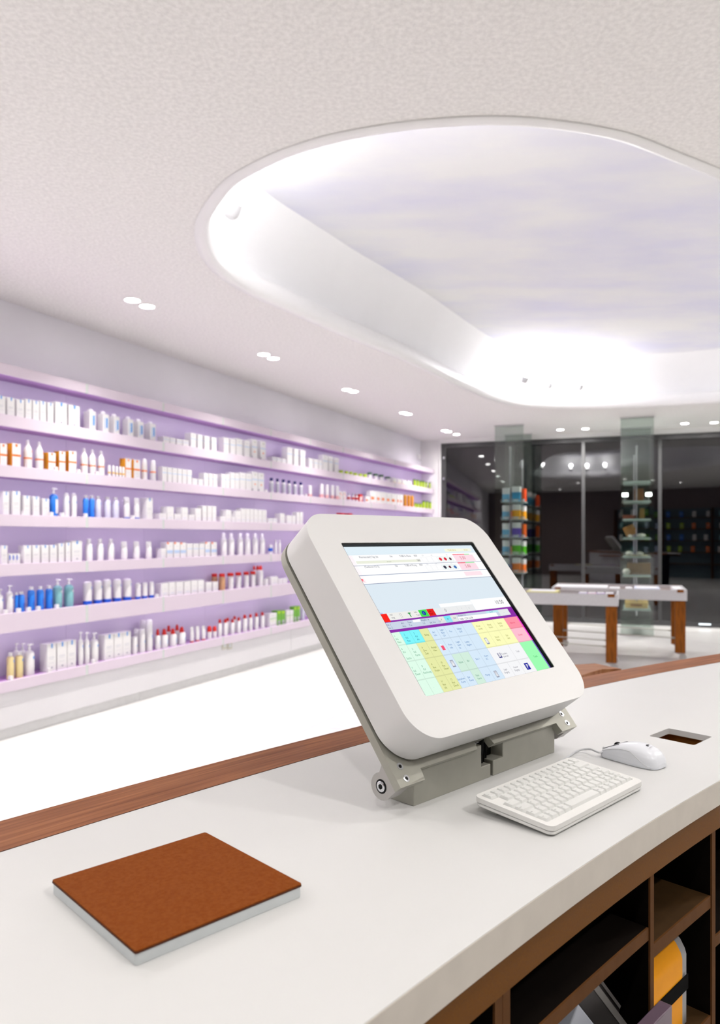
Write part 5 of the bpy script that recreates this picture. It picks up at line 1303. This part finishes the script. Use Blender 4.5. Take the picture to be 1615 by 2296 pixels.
for su, sv in ((px0 + .018 * S_, -.0655 * S_), (px0 + .0185 * S_, -.0838 * S_), (px1 - .0225 * S_, -.0645 * S_), (px1 - .0225 * S_, -.0825 * S_)):
    Ms = MT @ Matrix.Translation((su, sv, N1))
    b = MB(); b.lathe([(.0032, .0006), (.0058, .0008), (.0064, -.002)], 18, Ms); b.lathe([(.0, -.001), (.0032, .0006)], 6, Ms); o = b.build('screw', M_chrome, till)
    b = MB(); b.lathe([(.0, .0009), (.0030, .0009), (.0030, .0002)], 6, Ms); b.build('screw_socket', M_black, till)
# hinge lugs behind the feet
def lug(u0, u1):
    b = MB(); c = (-.084, -.1105); r = .0215
    pf = [(N0 + .0005, vb), (N0 + .0005, -.0615)]
    # profile in (n, v): flat against the plate, round at the back
    pts = [(N0 + .0004, vb), (N0 + .0004, -.058)]
    for k in range(13):
        a = R(62 + 200 * k / 12); pts.append((c[1] + r * math.cos(a), c[0] + r * math.sin(a)))
    ML = MT @ Matrix(((0, 0, 1, 0), (0, 1, 0, 0), (1, 0, 0, 0), (0, 0, 0, 1)))
    area = sum(pts[i][0] * pts[(i + 1) % len(pts)][1] - pts[(i + 1) % len(pts)][0] * pts[i][1] for i in range(len(pts)))
    b.prism([pts], u0, u1, ML)
    o = b.build('hinge_lug', M_metal2, till, smooth=40)
    return ML, c
ML, hc = lug(px0 + .0004, px0 + .028); lug(px1 - .028, px1 - .0004)
for uu, sg in ((px0 + .0004, -1), (px1 - .0004, 1)):
    Mh = MT @ Matrix.Translation((uu, hc[0], hc[1])) @ Matrix.Rotation(R(90) * sg, 4, 'Y')
    b = MB(); b.lathe([(.0, .0), (.0112, .0), (.0112, .0003), (.0, .0003)], 24, Mh); b.build('bolt_recess', M_black, till)
    b = MB(); b.lathe([(.0042, .0004), (.0082, .0004), (.0084, .0012), (.0075, .0018), (.0042, .0018)], 24, Mh); b.build('bolt_ring', M_chrome, till)
    b = MB(); b.lathe([(.0, .0006), (.0044, .0006), (.0044, .0021), (0, .0021)], 6, Mh); b.build('bolt_hexagon', M_black, till)
# base block in two halves with a cable gap
def blk(u0, u1, cut):
    """cut: side (-1/+1) whose upper corner is notched for the cables"""
    H = .062
    if cut > 0: pts = [(u0, 0), (u1, 0), (u1, .0235), (u1 - .027, .0235), (u1 - .027, H), (u0, H)]
    else: pts = [(u0, 0), (u1, 0), (u1, H), (u0 + .030, H), (u0 + .030, .0275), (u0, .0275)]
    M = Matrix.Rotation(U_RZ, 4, 'Z') @ Matrix(((1, 0, 0, 0), (0, 0, -1, 0), (0, 1, 0, 0), (0, 0, 0, 1)))
    # local x along u, prism depth along -y (into the counter = +y)
    b = MB(); b.prism([[(x, z) for x, z in pts]], -.0265, .0265, M)
    for v in b.v: pass
    b.build('base_block', M_metal, till, smooth=30, bevel=.0012)
blk(-.2112, -.0045, 1); blk(.0035, .2112, -1)
b = MB(); b.box(-.2, .2, .0, .02, .001, .055, MBk); b.build('block_core', M_black, till, smooth=0)
b = MB(); b.tube([tuple(MBk @ Vector(p)) for p in ((-.012, -.01, .02), (-.012, -.012, .06), (-.006, -.01, .1))], .005, 8); b.tube([tuple(MBk @ Vector(p)) for p in ((.006, -.005, .02), (.008, -.008, .06), (.004, -.006, .1))], .004, 8); b.build('power_cable', M_black, till)
